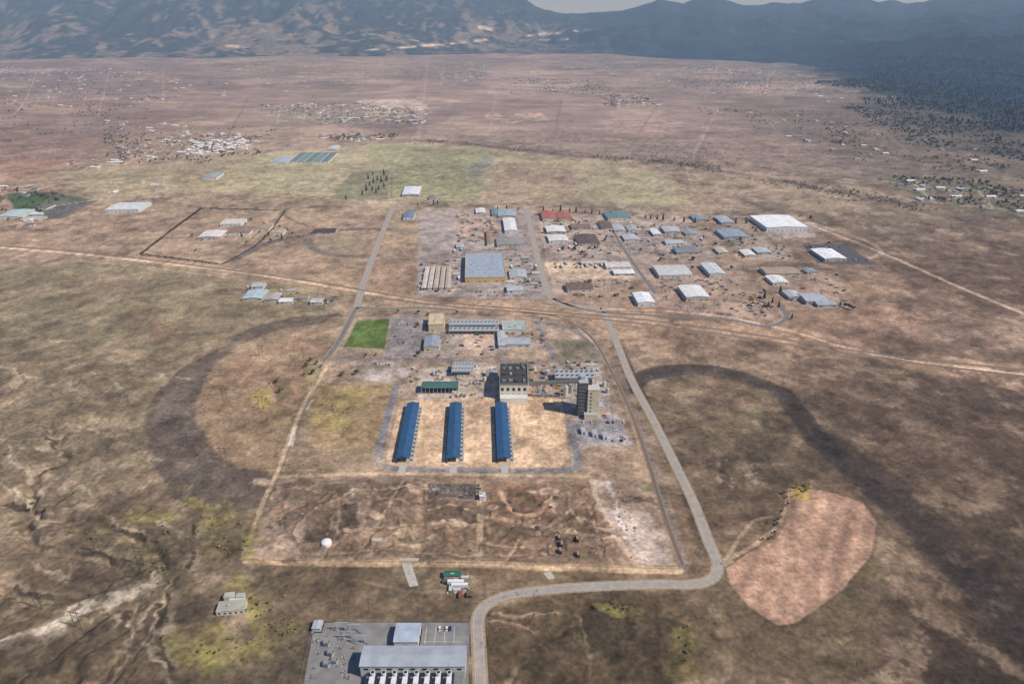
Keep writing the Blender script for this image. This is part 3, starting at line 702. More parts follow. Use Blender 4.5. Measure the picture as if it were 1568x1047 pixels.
mb.box(0,0,0,w,d,20,cream);mb.box(0,0,20.01,w+.4,d+.4,.5,dkr)
for sx,sy,a,b in((0,-1,w+1,.6),(0,1,w+1,.6),(-1,0,.6,d-.4),(1,0,.6,d-.4)): mb.box(sx*(w/2+.2),sy*(d/2+.2),20.1,a,b,1.6,gs)
for i in range(4):
    for j in range(3):
        mb.box(-w*.36+i*w*.24+random.uniform(-1,1),-d*.34+j*d*.3+random.uniform(-1,1),20.52,w*random.uniform(.06,.15),d*random.uniform(.06,.14),random.uniform(.8,2),random.choice([gs,gs,dkr,unit]))
for i in range(5): mb.box(-w/2+w*(i+.5)/5,-d/2-.06,12,w*.09,.14,4,dark)
for i in range(5): mb.box(-w/2+w*(i+.5)/5,-d/2-.06,3,w*.12,.14,5,gs)
mb.cyl(w*.3,d*.35,20.5,1.5,7,gs,12);mb.cyl(-w*.3,d*.35,20.5,1,4,gs,12)
mb.box(0,-d/2-5,0,w*.95,9.6,7,wallm((228,224,214)));mb.box(0,-d/2-5,7.01,w*.97,9.8,.3,roofm((214,212,206)))
mb.obj('boiler_house',(cx,cy,0))
BR('workshop_building',744,762,566,575,5,(150,148,140),(170,160,140))
x,y=G(710,577);mb=MB();mb.cyl(0,0,0,9,1.6,conc,28);mb.cyl(0,0,1.62,8.2,.1,M('settled_sand',(186,166,130)),28);mb.cyl(0,0,1.7,1.2,1.4,unit,12);mb.beam((-9,0,2.4),(9,0,2.4),.35,unit);mb.obj('clarifier_tank',(x,y,0))
x,y=G(899,636);mb=MB();crm=M('cream_concrete',(212,198,166),.85,.12,.2);drk=M('dark_steel_cladding',(92,90,86),.7,.15,.3)
mb.box(-5.5,8,0,10,16,42,drk);mb.box(-5.5,8,42.01,10.6,16.6,.6,unit)
mb.box(6,5,0,12.9,13,34,crm);mb.box(6,5,34.01,13.5,13.6,.6,M('light_roof',(200,196,184)))
for k in range(7): mb.box(3,-1.6,2+k*4.5,2.2,.12,1.4,dark)
for k in range(9):
    mb.box(-5.5,-.2,2+k*4.3,10.6,.8,.3,gs); mb.beam((-10.2,-.4,2+k*4.3),(-.9,-.4,6.2+k*4.3 if k<8 else 40),.12,gs)
mb.box(2,12,34.01,6,5,7,drk);mb.box(-6,10,42.6,5,7,4,unit);mb.cyl(10,14,0,3,28,crm,16);mb.cyl(10,14,28.01,3,2,unit,16,.5)
mb.cyl(-8,20,0,2.6,30,gs,14);mb.cyl(-2,21,0,2.6,28,gs,14)
mb.box(3,-5,0,14,6,6,crm);mb.box(3,-5,6.01,14.4,6.4,.3,unit);mb.box(15,6,0,5,11,12,crm);mb.box(15,6,12.01,5.4,11.4,.4,unit)
for k in range(6): mb.beam((12.8,-1,12+k*3.5),(12.8,11,12+k*3.5+3),.2,unit)
mb.obj('silo_tower',(x,y,0))
mb=MB();xa,ya=G(810,584,20);xb,yb=G(886,592,22)
yb=ya-6
pa=Vector((xa,ya,18));pb=Vector((xb,yb,24));gal=M('conveyor_gallery_cladding',(140,136,128))
mb.beam(pa,pb,1.5,gal);mb.beam(pa+Vector((0,0,1.7)),pb+Vector((0,0,1.7)),.9,gs)
for t in(.2,.45,.7,.92):
    q=pa.lerp(pb,t)
    for s in(-1.6,1.6): mb.beam((q.x+s,q.y,q.z-1.5),(q.x+s*2,q.y,0),.3,unit)
    for k in range(3): mb.beam((q.x-1.8,q.y,q.z-3-k*5),(q.x+1.8,q.y,q.z-6-k*5),.15,unit)
mb.obj('conveyor_bridge')
for (u,v,r,h) in [(866,604,3,12),(874,600,3,12),(826,600,2.4,7),(832,606,2.4,7),(818,566,3,5),(838,572,3.5,6),(742,583,2.5,6),(664,573,2,5),(930,600,2.5,6),(925,590,2.5,6)]:
    x,y=G(u,v);mb=MB();mb.cyl(0,0,0,r,h,random.choice([unit,crm]),18);mb.cyl(0,0,h+.01,r*1.02,r*.3,unit,18,r*.2);mb.beam((r+.2,0,0),(r+.2,0,h),.12,gs);mb.obj('storage_tank',(x,y,0))
for (u,v) in [(893,661),(910,665),(926,669)]:
    x,y=G(u,v);mb=MB();mb.box(0,0,.6,5,9,3.4,M('white_panel',(225,230,232)));mb.box(0,0,4.01,5.2,9.2,.3,unit);mb.box(0,-4.56,.8,2.4,.1,2.6,M('blue_panel',(80,120,150)))
    for sx in(-2,2):
        for sy in(-3.6,3.6): mb.box(sx,sy,0,.4,.4,.6,gs)
    mb.obj('equipment_enclosure',(x,y,0),.1)
# blue roofed sheds
blue=roofm((54,90,126))
for (ub,uf) in [((633),(617)),((698),(694)),((767),(772))]:
    xf,yf=G(uf,700,6);xb,yb=G(ub,616,6)
    L=math.hypot(xb-xf,yb-yf);rot=math.atan2(yb-yf,xb-xf)-math.pi/2
    mb=MB();w=12.8
    mb.gable(0,0,6,w,L,1.6,blue,dk,True,oh=.6)
    nb=14
    for i in range(nb+1):
        yy=-L/2+L*i/nb
        mb.box(-w/2+.2,yy,0,.4,.4,5.9,gs);mb.box(w/2-.2,yy,0,.4,.4,5.9,unit)
        mb.beam((-w/2,yy,5.6),(w/2,yy,5.6),.15,gs)
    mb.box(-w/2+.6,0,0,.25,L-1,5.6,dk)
    for i in range(nb):
        yy=-L/2+L*(i+.5)/nb
        if i%2==0:
            mb.box(-1,yy,.1,7,3.6,2.6,M('stored_equipment',(110,112,110)))
        mb.box(w/2+3.4,yy,0,1.7,2.2,3.4,M('white_vent_housing',(216,212,200)));mb.cyl(w/2+3.4,yy,3.41,.7,.8,unit,10)
        mb.beam((w/2+2.6,yy,2.6),(w/2-.4,yy,4.4),.22,unit)
    mb.box(w/2+1,0,.02,w*.35,L,.1,conc)
    mb.box(0,-L/2-9,.0,7,17,.15,conc)
    mb.box(-w/2-1,0,.02,1.6,L,.08,asph)
    mb.obj('blue_roof_shed',((xf+xb)/2,(yf+yb)/2,0),rot)
x,y=G(500,832);mb=MB();wh=M('white_tank_paint',(232,230,222),.6,.05,.5)
mb.cyl(0,0,-1,4.4,3.4,wh,24)
for k in range(5):
    a0=k*math.pi/10;a1=(k+1)*math.pi/10
    mb.cyl(0,0,2.4+2.2*math.sin(a0)+.003*k,4.5*math.cos(a0),2.2*(math.sin(a1)-math.sin(a0)),wh,24,max(.05,4.5*math.cos(a1)))
mb.obj('white_dome_tank',(x,y,0))
x,y=G(739,762);building_mesh('s',5,6,4,(225,224,218),(225,222,215),'flat').obj('pump_house',(x,y,0))
def pad(name,quad,mat,z=.05):
    mb=MB();p=[G(*q) for q in quad];mb.add([(a,b,z) for a,b in p]+[(a,b,-.1) for a,b in p],[(0,1,2,3),(4,7,6,5),(0,4,5,1),(1,5,6,2),(2,6,7,3),(3,7,4,0)],mat);mb.obj(name)
pad('concrete_pad',[(615,862),(630,862),(641,895),(627,897)],conc)
pad('concrete_pad',[(612,853),(642,853),(640,858),(613,858)],conc)
pad('concrete_pad',[(832,876),(843,873),(850,884),(840,886)],conc)
pad('concrete_pad',[(569,824),(585,824),(585,829),(569,829)],conc,1.3)
pad('parking_area',[(1228,373),(1290,373),(1344,404),(1252,402)],M('dark_asphalt',(92,90,90),.9,.15,.1),.08)
for (u,v) in [(856,824),(858,844),(884,826),(885,850),(860,834)]:
    x,y=G(u,v);mb=MB();mb.box(0,0,-1,2.2,5,4.2,M('weathered_steel',(72,60,50)));mb.box(0,0,3.21,2.0,4.6,.3,M('pale_cap',(150,136,116)));mb.box(-1.14,0,.4,.08,3,2.2,dark);mb.obj('steel_hopper',(x,y,0))
x,y=G(356,932);mb=MB();ww=wallm((206,202,184))
mb.box(0,0,0,20,10,4,ww);mb.box(0,0,4.01,20.5,10.5,.4,roofm((176,172,156)));mb.box(2,6.2,0,11,2.3,4,ww)
mb.box(-4,10,0,7,5,5.2,ww);mb.box(-4,10,5.21,7.4,5.4,.4,roofm((184,180,166)));mb.box(4,10.4,0,6,4,3.6,ww);mb.box(4,10.4,3.61,6.4,4.4,.3,unit)
for i in range(5): mb.box(-8+i*4,-5.05,1.2,1.6,.12,1.4,dark)
mb.box(10.05,0,.02,.12,2,2.6,doorm);mb.box(-2,0,4.42,2,2,1.2,unit);mb.obj('utility_building',(x,y,0),.12)
st=M('substation_gravel',(136,134,130),.9,.2,.12)
pad('pavement',[(482,952),(719,952),(716,1120),(452,1120)],st,.06)
cx,cy,w,d=BR('',551,712,988,1018,11,None,ret=True)
mb=MB();wallc=wallm((198,196,186));rr=roofm((166,171,177))
mb.box(0,0,0,w,d,11,wallc);mb.gable(0,0,11.01,w,d,1.2,rr,wallc,False,oh=.6)
for i in range(9): mb.box(-w/2+w*(i+.5)/9,-d/2-.06,7.2,3.2,.12,1.5,dark)
mb.box(2,-d/2-9,0,w-6,17.8,5,wallm((150,150,144)));mb.box(2,-d/2-9,5.01,w-5.6,18.2,.3,M('grey_deck',(128,128,124)))
wt=M('white_duct_paint',(226,228,228),.5,.05,.6)
for i in range(8):
    xx=-w/2+9+i*(w-12)/8
    mb.cyl(xx,-d/2-3.2,5.3,1.6,3.8,wt,14);mb.cyl(xx,-d/2-3.2,9.11,1.2,.08,dark,14)
    mb.box(xx+.1,-d/2-8.6,5.3,3.2,5.6,3,wt);mb.box(xx+2.6,-d/2-6,5.3,1.1,9,1.2,dark)
    mb.cyl(xx,-d/2-14,5.3,1.5,5,wt,14);mb.cyl(xx,-d/2-14,10.31,1.1,.08,dark,14)
mb.obj('generating_station',(cx,cy,0))
cx,cy,w,d=BR('',603,640,953,981,6,None,ret=True)
building_mesh('s',w,d,6,(172,184,196),(214,214,208),'gable').obj('maintenance_building',(cx,cy,0))
x,y=G(487,960);building_mesh('s',6,7,3.4,(176,180,184),(200,196,184)).obj('pump_house',(x,y,0))
def fence(pts,name='chain_link_fence',h=2.2,step=4,col=(128,124,116)):
    mb=MB();fm=M('fence_steel',col,.6,.1,1);p=[G(*q) for q in pts]
    for (a,b) in zip(p[:-1],p[1:]):
        L=math.hypot(b[0]-a[0],b[1]-a[1]);n=max(1,int(L/step))
        for i in range(n):
            t=i/n;mb.box(a[0]+(b[0]-a[0])*t,a[1]+(b[1]-a[1])*t,0,.09,.09,h,fm)
        for z in(.15,h*.5,h): mb.beam((a[0],a[1],z),(b[0],b[1],z),.04,fm)
    mb.obj(name)
fence([(455,1060),(481,951),(719,951),(717,1060)])
fence([(500,545),(545,484),(640,478),(822,486),(870,492),(915,535),(950,600),(985,690),(1003,740),(1042,870),(700,860),(374,856),(428,726),(470,620),(500,545)])
fence([(215,388),(308,318),(436,322),(340,404),(215,388)],'perimeter_fence',2.4,6,(60,54,46))
trm=M('transformer_grey',(140,148,146),.5,.1,1);bus=M('porcelain_insulator',(196,188,176),.4,.1,1)
for (u,v) in [(500,985),(506,1000),(512,1012),(500,1017)]:
    x,y=G(u,v);mb=MB();mb.box(0,0,.3,4,2.6,3,trm);mb.box(0,0,0,5,3.6,.3,conc)
    for s in(-1,1):
        for k in range(5): mb.box(-1.6+k*.8,s*1.75,.6,.25,.8,2.4,trm)
    for k in(-1.2,0,1.2): mb.cyl(k,0,3.31,.22,1.6,bus,8,.12)
    mb.cyl(2.6,0,2.2,.5,2,trm,10);mb.obj('transformer',(x,y,0),random.uniform(-.1,.1))
for (u,v) in [(525,965),(545,968),(535,978),(555,985)]:
    x,y=G(u,v);mb=MB()
    for s in(-4,4):
        mb.beam((s,0,0),(s,0,9),.2,unit)
    mb.beam((-5,0,8.6),(5,0,8.6),.25,unit)
    for k in(-3,0,3): mb.cyl(k,0,7,.18,1.5,bus,8)
    mb.box(0,2,0,2,1.4,2,trm);mb.obj('substation_gantry',(x,y,0))
for pts in [[(654,958),(650,984)],[(668,958),(665,984)],[(682,958),(680,984)],[(696,958),(695,984)],[(648,981),(708,981)]]:
    mb=MB();v,f=strip('m',pts,.25,.10,white_l);mb.add(v,f,white_l);mb.obj('parking_bay_line')
# =====================================================  SMALL OBJECT TEMPLATES
def car_mesh(c):
    mb=MB();p=M('car_paint',c,.35,.03,1);bk=M('tyre_rubber',(30,30,30),.9,.05,1);gl=dark
    mb.box(0,0,.35,1.8,4.5,.55,p,0,.96,.97);mb.box(0,-.2,.9,1.62,2.5,.55,gl,0,.82,.66);mb.box(0,-.2,1.451,1.32,1.62,.06,p)
    for sx in(-.8,.8):
        for sy in(-1.4,1.4):
            n=10;vs=[(sx+o,sy+math.cos(2*math.pi*i/n)*.34,.34+math.sin(2*math.pi*i/n)*.34) for o in(-.12,.12) for i in range(n)]
            mb.add(vs,[tuple(range(n)),tuple(range(2*n-1,n-1,-1))]+[(i,n+i,n+(i+1)%n,(i+1)%n) for i in range(n)],bk)
    mb.box(0,-2.26,.55,1.2,.06,.2,M('lamp_lens',(220,220,210),.3,.02,1));return mb.mesh('parked_car')
cars=[car_mesh(c) for c in[(225,225,225),(190,192,196),(60,62,66),(130,30,28),(40,60,100),(150,150,150),(235,232,225)]]
def trailer(c):
    mb=MB();p=M('trailer_panel',c,.5,.05,1);bk=M('tyre_rubber',(30,30,30),.9,.05,1)
    mb.box(0,0,1.1,2.6,13,2.8,p);mb.box(0,0,.8,1.2,12.5,.28,gs)
    for sx in(-1,1):
        for sy in(3.6,4.9,-5): mb.box(sx,sy,0,.4,1,1,bk,0,1)
    mb.box(0,-6.54,1.2,2.3,.06,2.5,unit);return mb.mesh('semi_trailer')
trs=[trailer(c) for c in[(230,230,230),(205,205,200),(190,170,130)]]
def container(c):
    mb=MB();p=M('container_paint',c,.6,.12,1)
    mb.box(0,0,.1,2.44,6.1,2.5,p)
    for k in range(12):
        for s in(-1,1): mb.box(s*1.24,-2.8+k*.51,.25,.06,.22,2.2,p)
    mb.box(0,-3.07,.25,2.2,.06,2.2,gs);mb.box(0,3.07,.25,2.2,.06,2.2,p);return mb.mesh('storage_container')
cons=[container(c) for c in[(150,80,62),(70,92,116),(200,198,190),(120,118,110),(180,150,90),(80,110,90)]]
def lumber(c):
    mb=MB();p=M('sawn_timber',c,.85,.2,2)
    for k in range(3):
        for j in range(2):
            mb.box(-1.3+j*2.6,random.uniform(-.4,.4),.15+k*1.1,2.3,5+random.uniform(-.6,.6),.95,p)
        for q in(-2,0,2): mb.box(0,q,.02+k*1.1,5,.15,.13,p)
    return mb.mesh('lumber_stack')
lum=[lumber(c) for c in[(196,160,112),(170,130,92),(205,180,140),(110,92,76)]]
def junk():
    mb=MB()
    for k in range(9):
        mb.box(random.uniform(-4,4),random.uniform(-4,4),0,random.uniform(.8,3),random.uniform(.8,4),random.uniform(.4,2.2),M('scrap_material',random.choice([(140,130,118),(110,103,96),(186,178,166),(134,102,80),(96,110,120)]),.8,.2,1),random.uniform(0,3),random.uniform(.6,1))
    return mb.mesh('scrap_pile')
jks=[junk() for _ in range(6)]
def mound(c):
    mb=MB();n=14
    rs=[1+.2*random.uniform(-1,1) for _ in range(n)]
    vs=[];fs=[]
    for k,(r,z) in enumerate([(5.4,-.9),(3.6,.6),(2.3,1.3),(1,1.7)]):
        for i in range(n): vs.append((math.cos(2*math.pi*i/n)*r*rs[i],math.sin(2*math.pi*i/n)*r*rs[i],z*(1+.1*random.uniform(-1,1))))
        if k: fs+=[((k-1)*n+i,(k-1)*n+(i+1)%n,k*n+(i+1)%n,k*n+i) for i in range(n)]
    vs.append((0,0,1.8));fs+=[(3*n+i,3*n+(i+1)%n,4*n) for i in range(n)]
    mb.add(vs,fs,M('piled_earth',c,.95,.25,.6));me=mb.mesh('dirt_mound')
    me.polygons.foreach_set('use_smooth',[True]*len(me.polygons));return me
mds=[mound(c) for c in[(150,128,104),(126,107,87),(146,128,108),(92,80,68)]]
def house(c,wc_,w,d):
    mb=MB();rm=M('shingle_roof',c,.85,.15,1);wm=wallm(wc_)
    mb.box(0,0,-1,w,d,3.9,wm);mb.gable(0,0,2.91,w,d,1.8,rm,wm,False,.5)
    mb.box(w*.32,-d/2-2.5,-1,w*.34,5,3.7,wm);mb.gable(w*.32,-d/2-2.5,2.71,w*.34,5,1,rm,wm,True,.35)
    for k in(-.35,-.1): mb.box(w*k,-d/2-.05,1,1.6,.1,1.2,dark)
    mb.box(w*.32,-d/2-5.05,.05,2.8,.1,2.2,doorm);mb.box(-w*.22,-d/2-.05,.05,1,.1,2.1,gs);mb.box(-w*.25,d*.12,3.6,.8,.8,1.6,M('brick_chimney',(130,80,64)))
    return mb.mesh('house')
hs=[house((170,166,162),(214,206,190),16,10),house((132,114,100),(190,172,150),15,10),house((212,212,209),(214,210,204),20,10),house((110,106,106),(200,196,188),16,10),house((222,222,219),(206,202,194),22,9),house((140,106,92),(206,190,164),15,10)]
def scatter(quad,n,meshes,name,rots=(0,),jit=.1,sc=(.9,1.1),mind=0,z=0):
    p=[G(*q) for q in quad];xs=[a for a,b in p];ys=[b for a,b in p];done=[];tries=0
    while len(done)<n and tries<n*30:
        tries+=1
        x=random.uniform(min(xs),max(xs));y=random.uniform(min(ys),max(ys))
        if not inside(np.array([x]),np.array([y]),p)[0]:continue
        if mind and any((x-a)**2+(y-b)**2<mind*mind for a,b in done):continue
        done.append((x,y));m=random.choice(meshes)
        zz=z
        if y>3000: zz=max(z,float(mtn(np.array([x]),np.array([y]))[0][0]))
        nm={'parked_car':'parked_car','semi_trailer':'semi_trailer','storage_container':'storage_container','lumber_stack':'lumber_stack'}.get(m.name.split('.')[0],name)
        place(nm,m,(x,y,zz),R3+random.choice(rots)+random.uniform(-jit,jit),random.uniform(*sc))
def carrow(a,b,n,fill=.8,rot=0):
    pa=G(*a);pb=G(*b)
    for i in range(n):
        if random.random()<fill:
            t=i/max(1,n-1);place('parked_car',random.choice(cars),(pa[0]+(pb[0]-pa[0])*t,pa[1]+(pb[1]-pa[1])*t,.06),R3+rot+random.choice((0,math.pi))+random.uniform(-.04,.04))
H=math.pi/2
for v in (382,446,452): carrow((715,v),(790,v),22,.6)
for u in (788,800): carrow((u,400),(u+8,445),18,.5,H)
for v in(496,505,514,524): carrow((605,v),(640,v),12,.35)
for v in(646,674): carrow((885,v),(955,v),18,.3)
carrow((925,636),(955,672),12,.6,H)
carrow((570,556),(600,558),8,.5)
carrow((652,962),(700,962),10,.3)
carrow((72,322),(98,316),8,.7);carrow((80,330),(110,318),8,.5)
carrow((1235,378),(1285,378),16,.4);carrow((1290,396),(1335,398),12,.4);carrow((345,362),(375,365),10,.5)
SP='scrap_pile'
scatter([(700,328),(765,330),(762,358),(700,380)],50,jks+lum+cons,SP,(0,H),.5,mind=8)
scatter([(695,378),(708,378),(706,445),(690,445)],14,trs+cons,SP,(0,H),mind=10)
scatter([(772,386),(815,388),(830,440),(778,440)],40,cars+cons+trs,SP,(0,H),mind=8)
scatter([(642,402),(700,398),(702,446),(642,446)],26,lum,SP,(0,H),mind=8)
scatter([(826,336),(930,338),(960,392),(840,395)],75,cars+cons+cars+trs+jks[:2],SP,(0,H),.3,mind=9)
scatter([(940,340),(1072,345),(1086,388),(960,388)],120,cars+trs+cons+cars,SP,(0,H),.3,mind=8)
scatter([(845,402),(960,401),(965,410),(850,410)],26,trs+cons,SP,(0,),.1,mind=7)
scatter([(850,430),(965,426),(975,455),(885,458)],30,jks+lum+cars,SP,(0,H),.6,mind=10)
scatter([(1005,425),(1110,420),(1165,465),(1120,484),(1020,465)],80,jks+cons+cars+mds[:3],SP,(0,H),.8,(.7,1),mind=8)
scatter([(1150,450),(1180,462),(1190,480),(1140,486)],20,lum+jks,SP,(0,H),.6,mind=7)
scatter([(1120,372),(1205,376),(1210,396),(1130,394)],24,cars+cons,SP,(0,H),.4,mind=10)
scatter([(1180,418),(1285,420),(1300,465),(1215,470)],26,cars+cons+jks,SP,(0,H),.4,mind=10)
scatter([(1082,345),(1168,348),(1168,372),(1100,372)],22,cars+cons,SP,(0,H),.4,mind=11)
scatter([(372,434),(520,455),(505,468),(380,458)],30,cons+jks+cars+trs,SP,(0,H),.3,mind=8)
scatter([(656,741),(735,741),(735,761),(656,763)],50,jks+lum[3:]+[mds[3],mds[1]],SP,(0,H),1,(.25,.5),mind=3)
scatter([(620,564),(760,560),(760,610),(640,608)],44,jks+cons+cars,SP,(0,H),.4,(.6,1),mind=6)
scatter([(810,555),(862,556),(870,600),(815,605)],30,jks+cons+cars,SP,(0,H),.4,(.6,1),mind=6)
scatter([(862,553),(915,553),(925,600),(915,632),(875,600)],34,jks+cons,'process_equipment',(0,H),.2,(.7,1.1),mind=6)
scatter([(775,500),(835,505),(835,530),(775,530)],30,jks+cons+cars,SP,(0,H),.3,(.6,1),mind=6)
scatter([(680,508),(760,508),(760,545),(680,545)],16,cars+cons,SP,(0,H),.3,mind=8)
scatter([(925,740),(955,745),(985,850),(965,855)],24,[mds[2],mds[0]],'rubble_pile',(0,H),1,(.15,.4),mind=3,z=.2)
scatter([(895,825),(935,825),(940,845),(900,848)],12,jks+mds,'rubble_pile',(0,H),1,(.15,.4),mind=3,z=.2)
scatter([(740,750),(900,750),(920,830),(750,820)],22,mds,'spoil_pile',(0,H),1,(.3,1.0),mind=7)
scatter([(570,745),(645,745),(640,800),(560,800)],12,mds,'spoil_pile',(0,H),1,(.3,.8),mind=7)
scatter([(400,780),(860,770),(860,855),(400,850)],20,mds,'rubble_pile',(0,H),1,(.15,.45),mind=10,z=.3)
scatter([(1085,695),(1165,715),(1165,745),(1090,735)],10,[mds[0],mds[1]],'dirt_mound',(0,H),1,(.2,.5),mind=5)
scatter([(486,960),(545,962),(540,1040),(470,1040)],22,jks,'switchgear',(0,H),0,(.25,.5),mind=5)
place('site_shed',building_mesh('s',13,5,3.4,(56,106,84),(190,180,160)).mesh('site_shed'),(*G(693,881),0),0)
for (u,v,m) in [(698,893,trs[0]),(704,898,trs[0])]: place('semi_trailer',m,(*G(u,v),0),H)
for (u,v,i) in [(684,891,5),(712,885,2),(683,884,3),(705,911,0),(690,902,2),(700,904,2)]: place('storage_container',cons[i],(*G(u,v),0),random.choice((0,H)))
scatter([(678,874),(722,876),(722,912),(684,910)],14,cars+jks+lum,SP,(0,H),.3,(.5,.9),mind=5)
# =====================================================  TREES
def quads(centers,size):
    n=len(centers);a=rng.normal(size=(n,3));a/=np.linalg.norm(a,axis=1)[:,None]
    b=np.cross(a,rng.normal(size=(n,3)));b/=np.linalg.norm(b,axis=1)[:,None]
    s=(size*rng.uniform(.6,1.3,n))[:,None];a=a*s;b=b*s*.8
    V=np.stack([centers-a-b,centers+a-b,centers+a+b,centers-a+b],1).reshape(-1,3)
    return V,np.arange(4*n).reshape(n,4)
def tree_arr(kind,N,size):
    if kind=='conifer':
        z=rng.uniform(.12,1,N)**.85; r=(1-z)*.24*(.65+.35*np.sin(z*42))+.015
        th=rng.uniform(0,2*np.pi,N);rr=r*np.sqrt(rng.uniform(.25,1,N))
        c=np.stack([rr*np.cos(th),rr*np.sin(th),z],-1)*11
    else:
        L=7;lc=np.stack([rng.uniform(-.28,.28,L),rng.uniform(-.28,.28,L),rng.uniform(.45,.82,L)],-1)
        k=rng.integers(0,L,N);d=rng.normal(size=(N,3));d/=np.linalg.norm(d,axis=1)[:,None]
        c=(lc[k]+d*(rng.uniform(.5,1,N)[:,None])*np.array([.2,.2,.17]))*8
    return quads(c,size)
bark=M('bark',(86,70,56),.9,.2,3)
def tree_mesh(kind,col,N,size):
    V,Qd=tree_arr(kind,N,size);mb=MB();lm=M('foliage',col,.9,.45,.7)
    Hh_=11 if kind=='conifer' else 8
    mb.cyl(0,0,0,.22,Hh_*.55,bark,7,.1)
    for i in range(6):
        a=i*1.05;z=Hh_*(.3+.05*i);mb.beam((0,0,z),(math.cos(a)*1.5,math.sin(a)*1.5,z+1.2),.06,bark)
    mb.add([tuple(v) for v in V.tolist()],[tuple(q) for q in Qd.tolist()],lm)
    return mb.mesh(kind)
con=[tree_mesh('conifer',c,420,.5) for c in[(70,84,56),(62,74,52),(78,88,62)]]
bro=[tree_mesh('broadleaf',c,420,.45) for c in[(102,106,66),(90,94,62),(122,110,80),(110,98,76)]]
yb_=[tree_mesh('broadleaf',c,420,.45) for c in[(160,150,72),(142,136,68),(120,116,64)]]
def trees(lst,meshes,name,sc=(.8,1.3)):
    for u,v in lst: place(name,random.choice(meshes),(*G(u,v),0),random.uniform(0,6),random.uniform(*sc))
trees([(566,284),(572,280),(578,276),(584,279),(588,286),(561,292),(555,298),(570,292),(576,296),(530,305),(588,268),(564,274),(580,290),(592,276),(571,268)],con,'conifer_tree',(1.1,1.8))
trees([(762,321),(776,322),(793,322),(832,324),(846,325),(858,323),(872,326),(882,325),(896,326),(906,327),(918,328),(935,329),(988,334),(996,335),(1006,336),(1015,337),(1032,338),(1047,340),(1064,341),(1098,344),(1126,342),(1142,342),(664,313),(670,312),(640,314)],con,'conifer_tree',(.8,1.4))
trees([(1170,457),(1182,464),(1192,470),(1176,470),(1194,448),(1300,472),(1294,470),(1306,474),(1170,448),(1286,468),(1060,412),(1120,412),(1212,488)],con+bro,'tree',(.8,1.3))
trees([(640,480),(655,482),(700,480),(830,490),(610,478),(486,557),(470,560),(640,545),(672,545),(560,545),(576,544),(546,573),(525,575),(430,600),(425,585),(476,552),(492,562),(480,572),(466,575),(640,500),(652,500)],bro,'tree',(.5,1))
trees([(390,350),(398,356),(405,362),(412,358),(420,352),(428,348),(376,344),(425,362),(415,370),(370,362),(440,352),(448,358),(458,362),(405,345),(385,338),(310,368),(295,362),(300,384),(378,372),(432,366)],bro+con[:1],'tree',(.6,1.1))
trees([(1210,752),(1204,762),(1206,772),(1198,782),(1196,792),(1190,803),(1186,815),(1180,824),(1190,796),(1175,800),(1168,826),(1200,755),(45,780),(50,773),(140,908),(70,780)],bro[1:],'bush',(.25,.55))
trees([(1218,746),(1226,748),(1232,752),(1222,758),(1214,760),(1234,744)],yb_[:1],'bush',(.3,.55))
for (u,v,a,b,n) in [(240,830,30,30,16),(330,800,36,24,16),(350,835,36,24,14),(395,615,22,22,10),(515,625,30,22,10),(410,925,40,24,14),(330,990,50,34,16),(430,965,36,24,12),(250,880,20,18,10),(470,560,18,20,8),(955,930,36,10,8),(1050,990,24,36,8),(150,815,40,14,10)]:
    trees([(random.gauss(u,a*.5),random.gauss(v,b*.5)) for _ in range(n)],yb_,'bush',(.14,.38))
for k in range(60):
    t=random.random();a,b=random.choice([((215,388),(308,318)),((340,404),(436,322)),((215,388),(340,404)),((308,318),(436,322))])
    place('bush',random.choice(bro),(*G(a[0]+(b[0]-a[0])*t,a[1]+(b[1]-a[1])*t),0),random.uniform(0,6),random.uniform(.2,.45))
def mass(name,pos,kind,col,N=26,size=1.5,sc=(.7,1.3),hill=False):
    Vs=[];Qs=[];o=0;tmpl=[tree_arr(kind,N,size) for _ in range(6)]
    if hill:
        zz=np.maximum(mtn(np.array([p[0] for p in pos]),np.array([p[1] for p in pos]))[0],0)
    for i,(x,y) in enumerate(pos):
        V,Qd=tmpl[i%6];a=random.uniform(0,6.28);s=random.uniform(*sc);c,n=math.cos(a)*s,math.sin(a)*s
        W=np.stack([V[:,0]*c-V[:,1]*n+x,V[:,0]*n+V[:,1]*c+y,V[:,2]*s+(zz[i] if hill else 0)-1.0*s],-1)
        Vs.append(W);Qs.append(Qd+o);o+=len(V)
    if Vs: place(name,np_mesh(name,np.concatenate(Vs),np.concatenate(Qs),M('foliage_of_'+name,col,.95,.4,.05)),(0,0,0))
def inpoly(quad,n,clump=None,thr=.5):
    p=[G(*q) for q in quad];xs=np.array([a for a,b in p]);ys=np.array([b for a,b in p])
    k=int(n*6);x=rng.uniform(xs.min(),xs.max(),k);y=rng.uniform(ys.min(),ys.max(),k)
    m=inside(x+(fbm(x,y,500,3,95)-.5)*clump*2.5,y+(fbm(x,y,500,3,96)-.5)*clump*2.5,p) if clump else inside(x,y,p)
    if clump: m&=fbm(x,y,clump,3,90)+rng.normal(0,.04,k)>thr
    return list(zip(x[m],y[m]))[:n]
rp=smooth_pts([G(*q) for q in RIV],12);pos=[]
for k in range(1300):
    i=random.randrange(len(rp)-1);t=random.random();a=rp[i];b=rp[i+1];s=random.choice((16,30,44))
    x=a[0]+(b[0]-a[0])*t+random.gauss(0,s);y=a[1]+(b[1]-a[1])*t+random.gauss(0,s)
    if vn(np.array([x/110]),np.array([y/110]),9)[0]>.34: pos.append((x,y))
mass('riverside_trees',pos,'b',(124,110,92),20,1.1,(.4,.9))
pos=inpoly([(650,196),(900,200),(1300,240),(1350,280),(1100,262),(700,222)],900,300,.52)
mass('riverside_scrub',pos,'b',(120,107,94),16,1.1,(.3,.55))
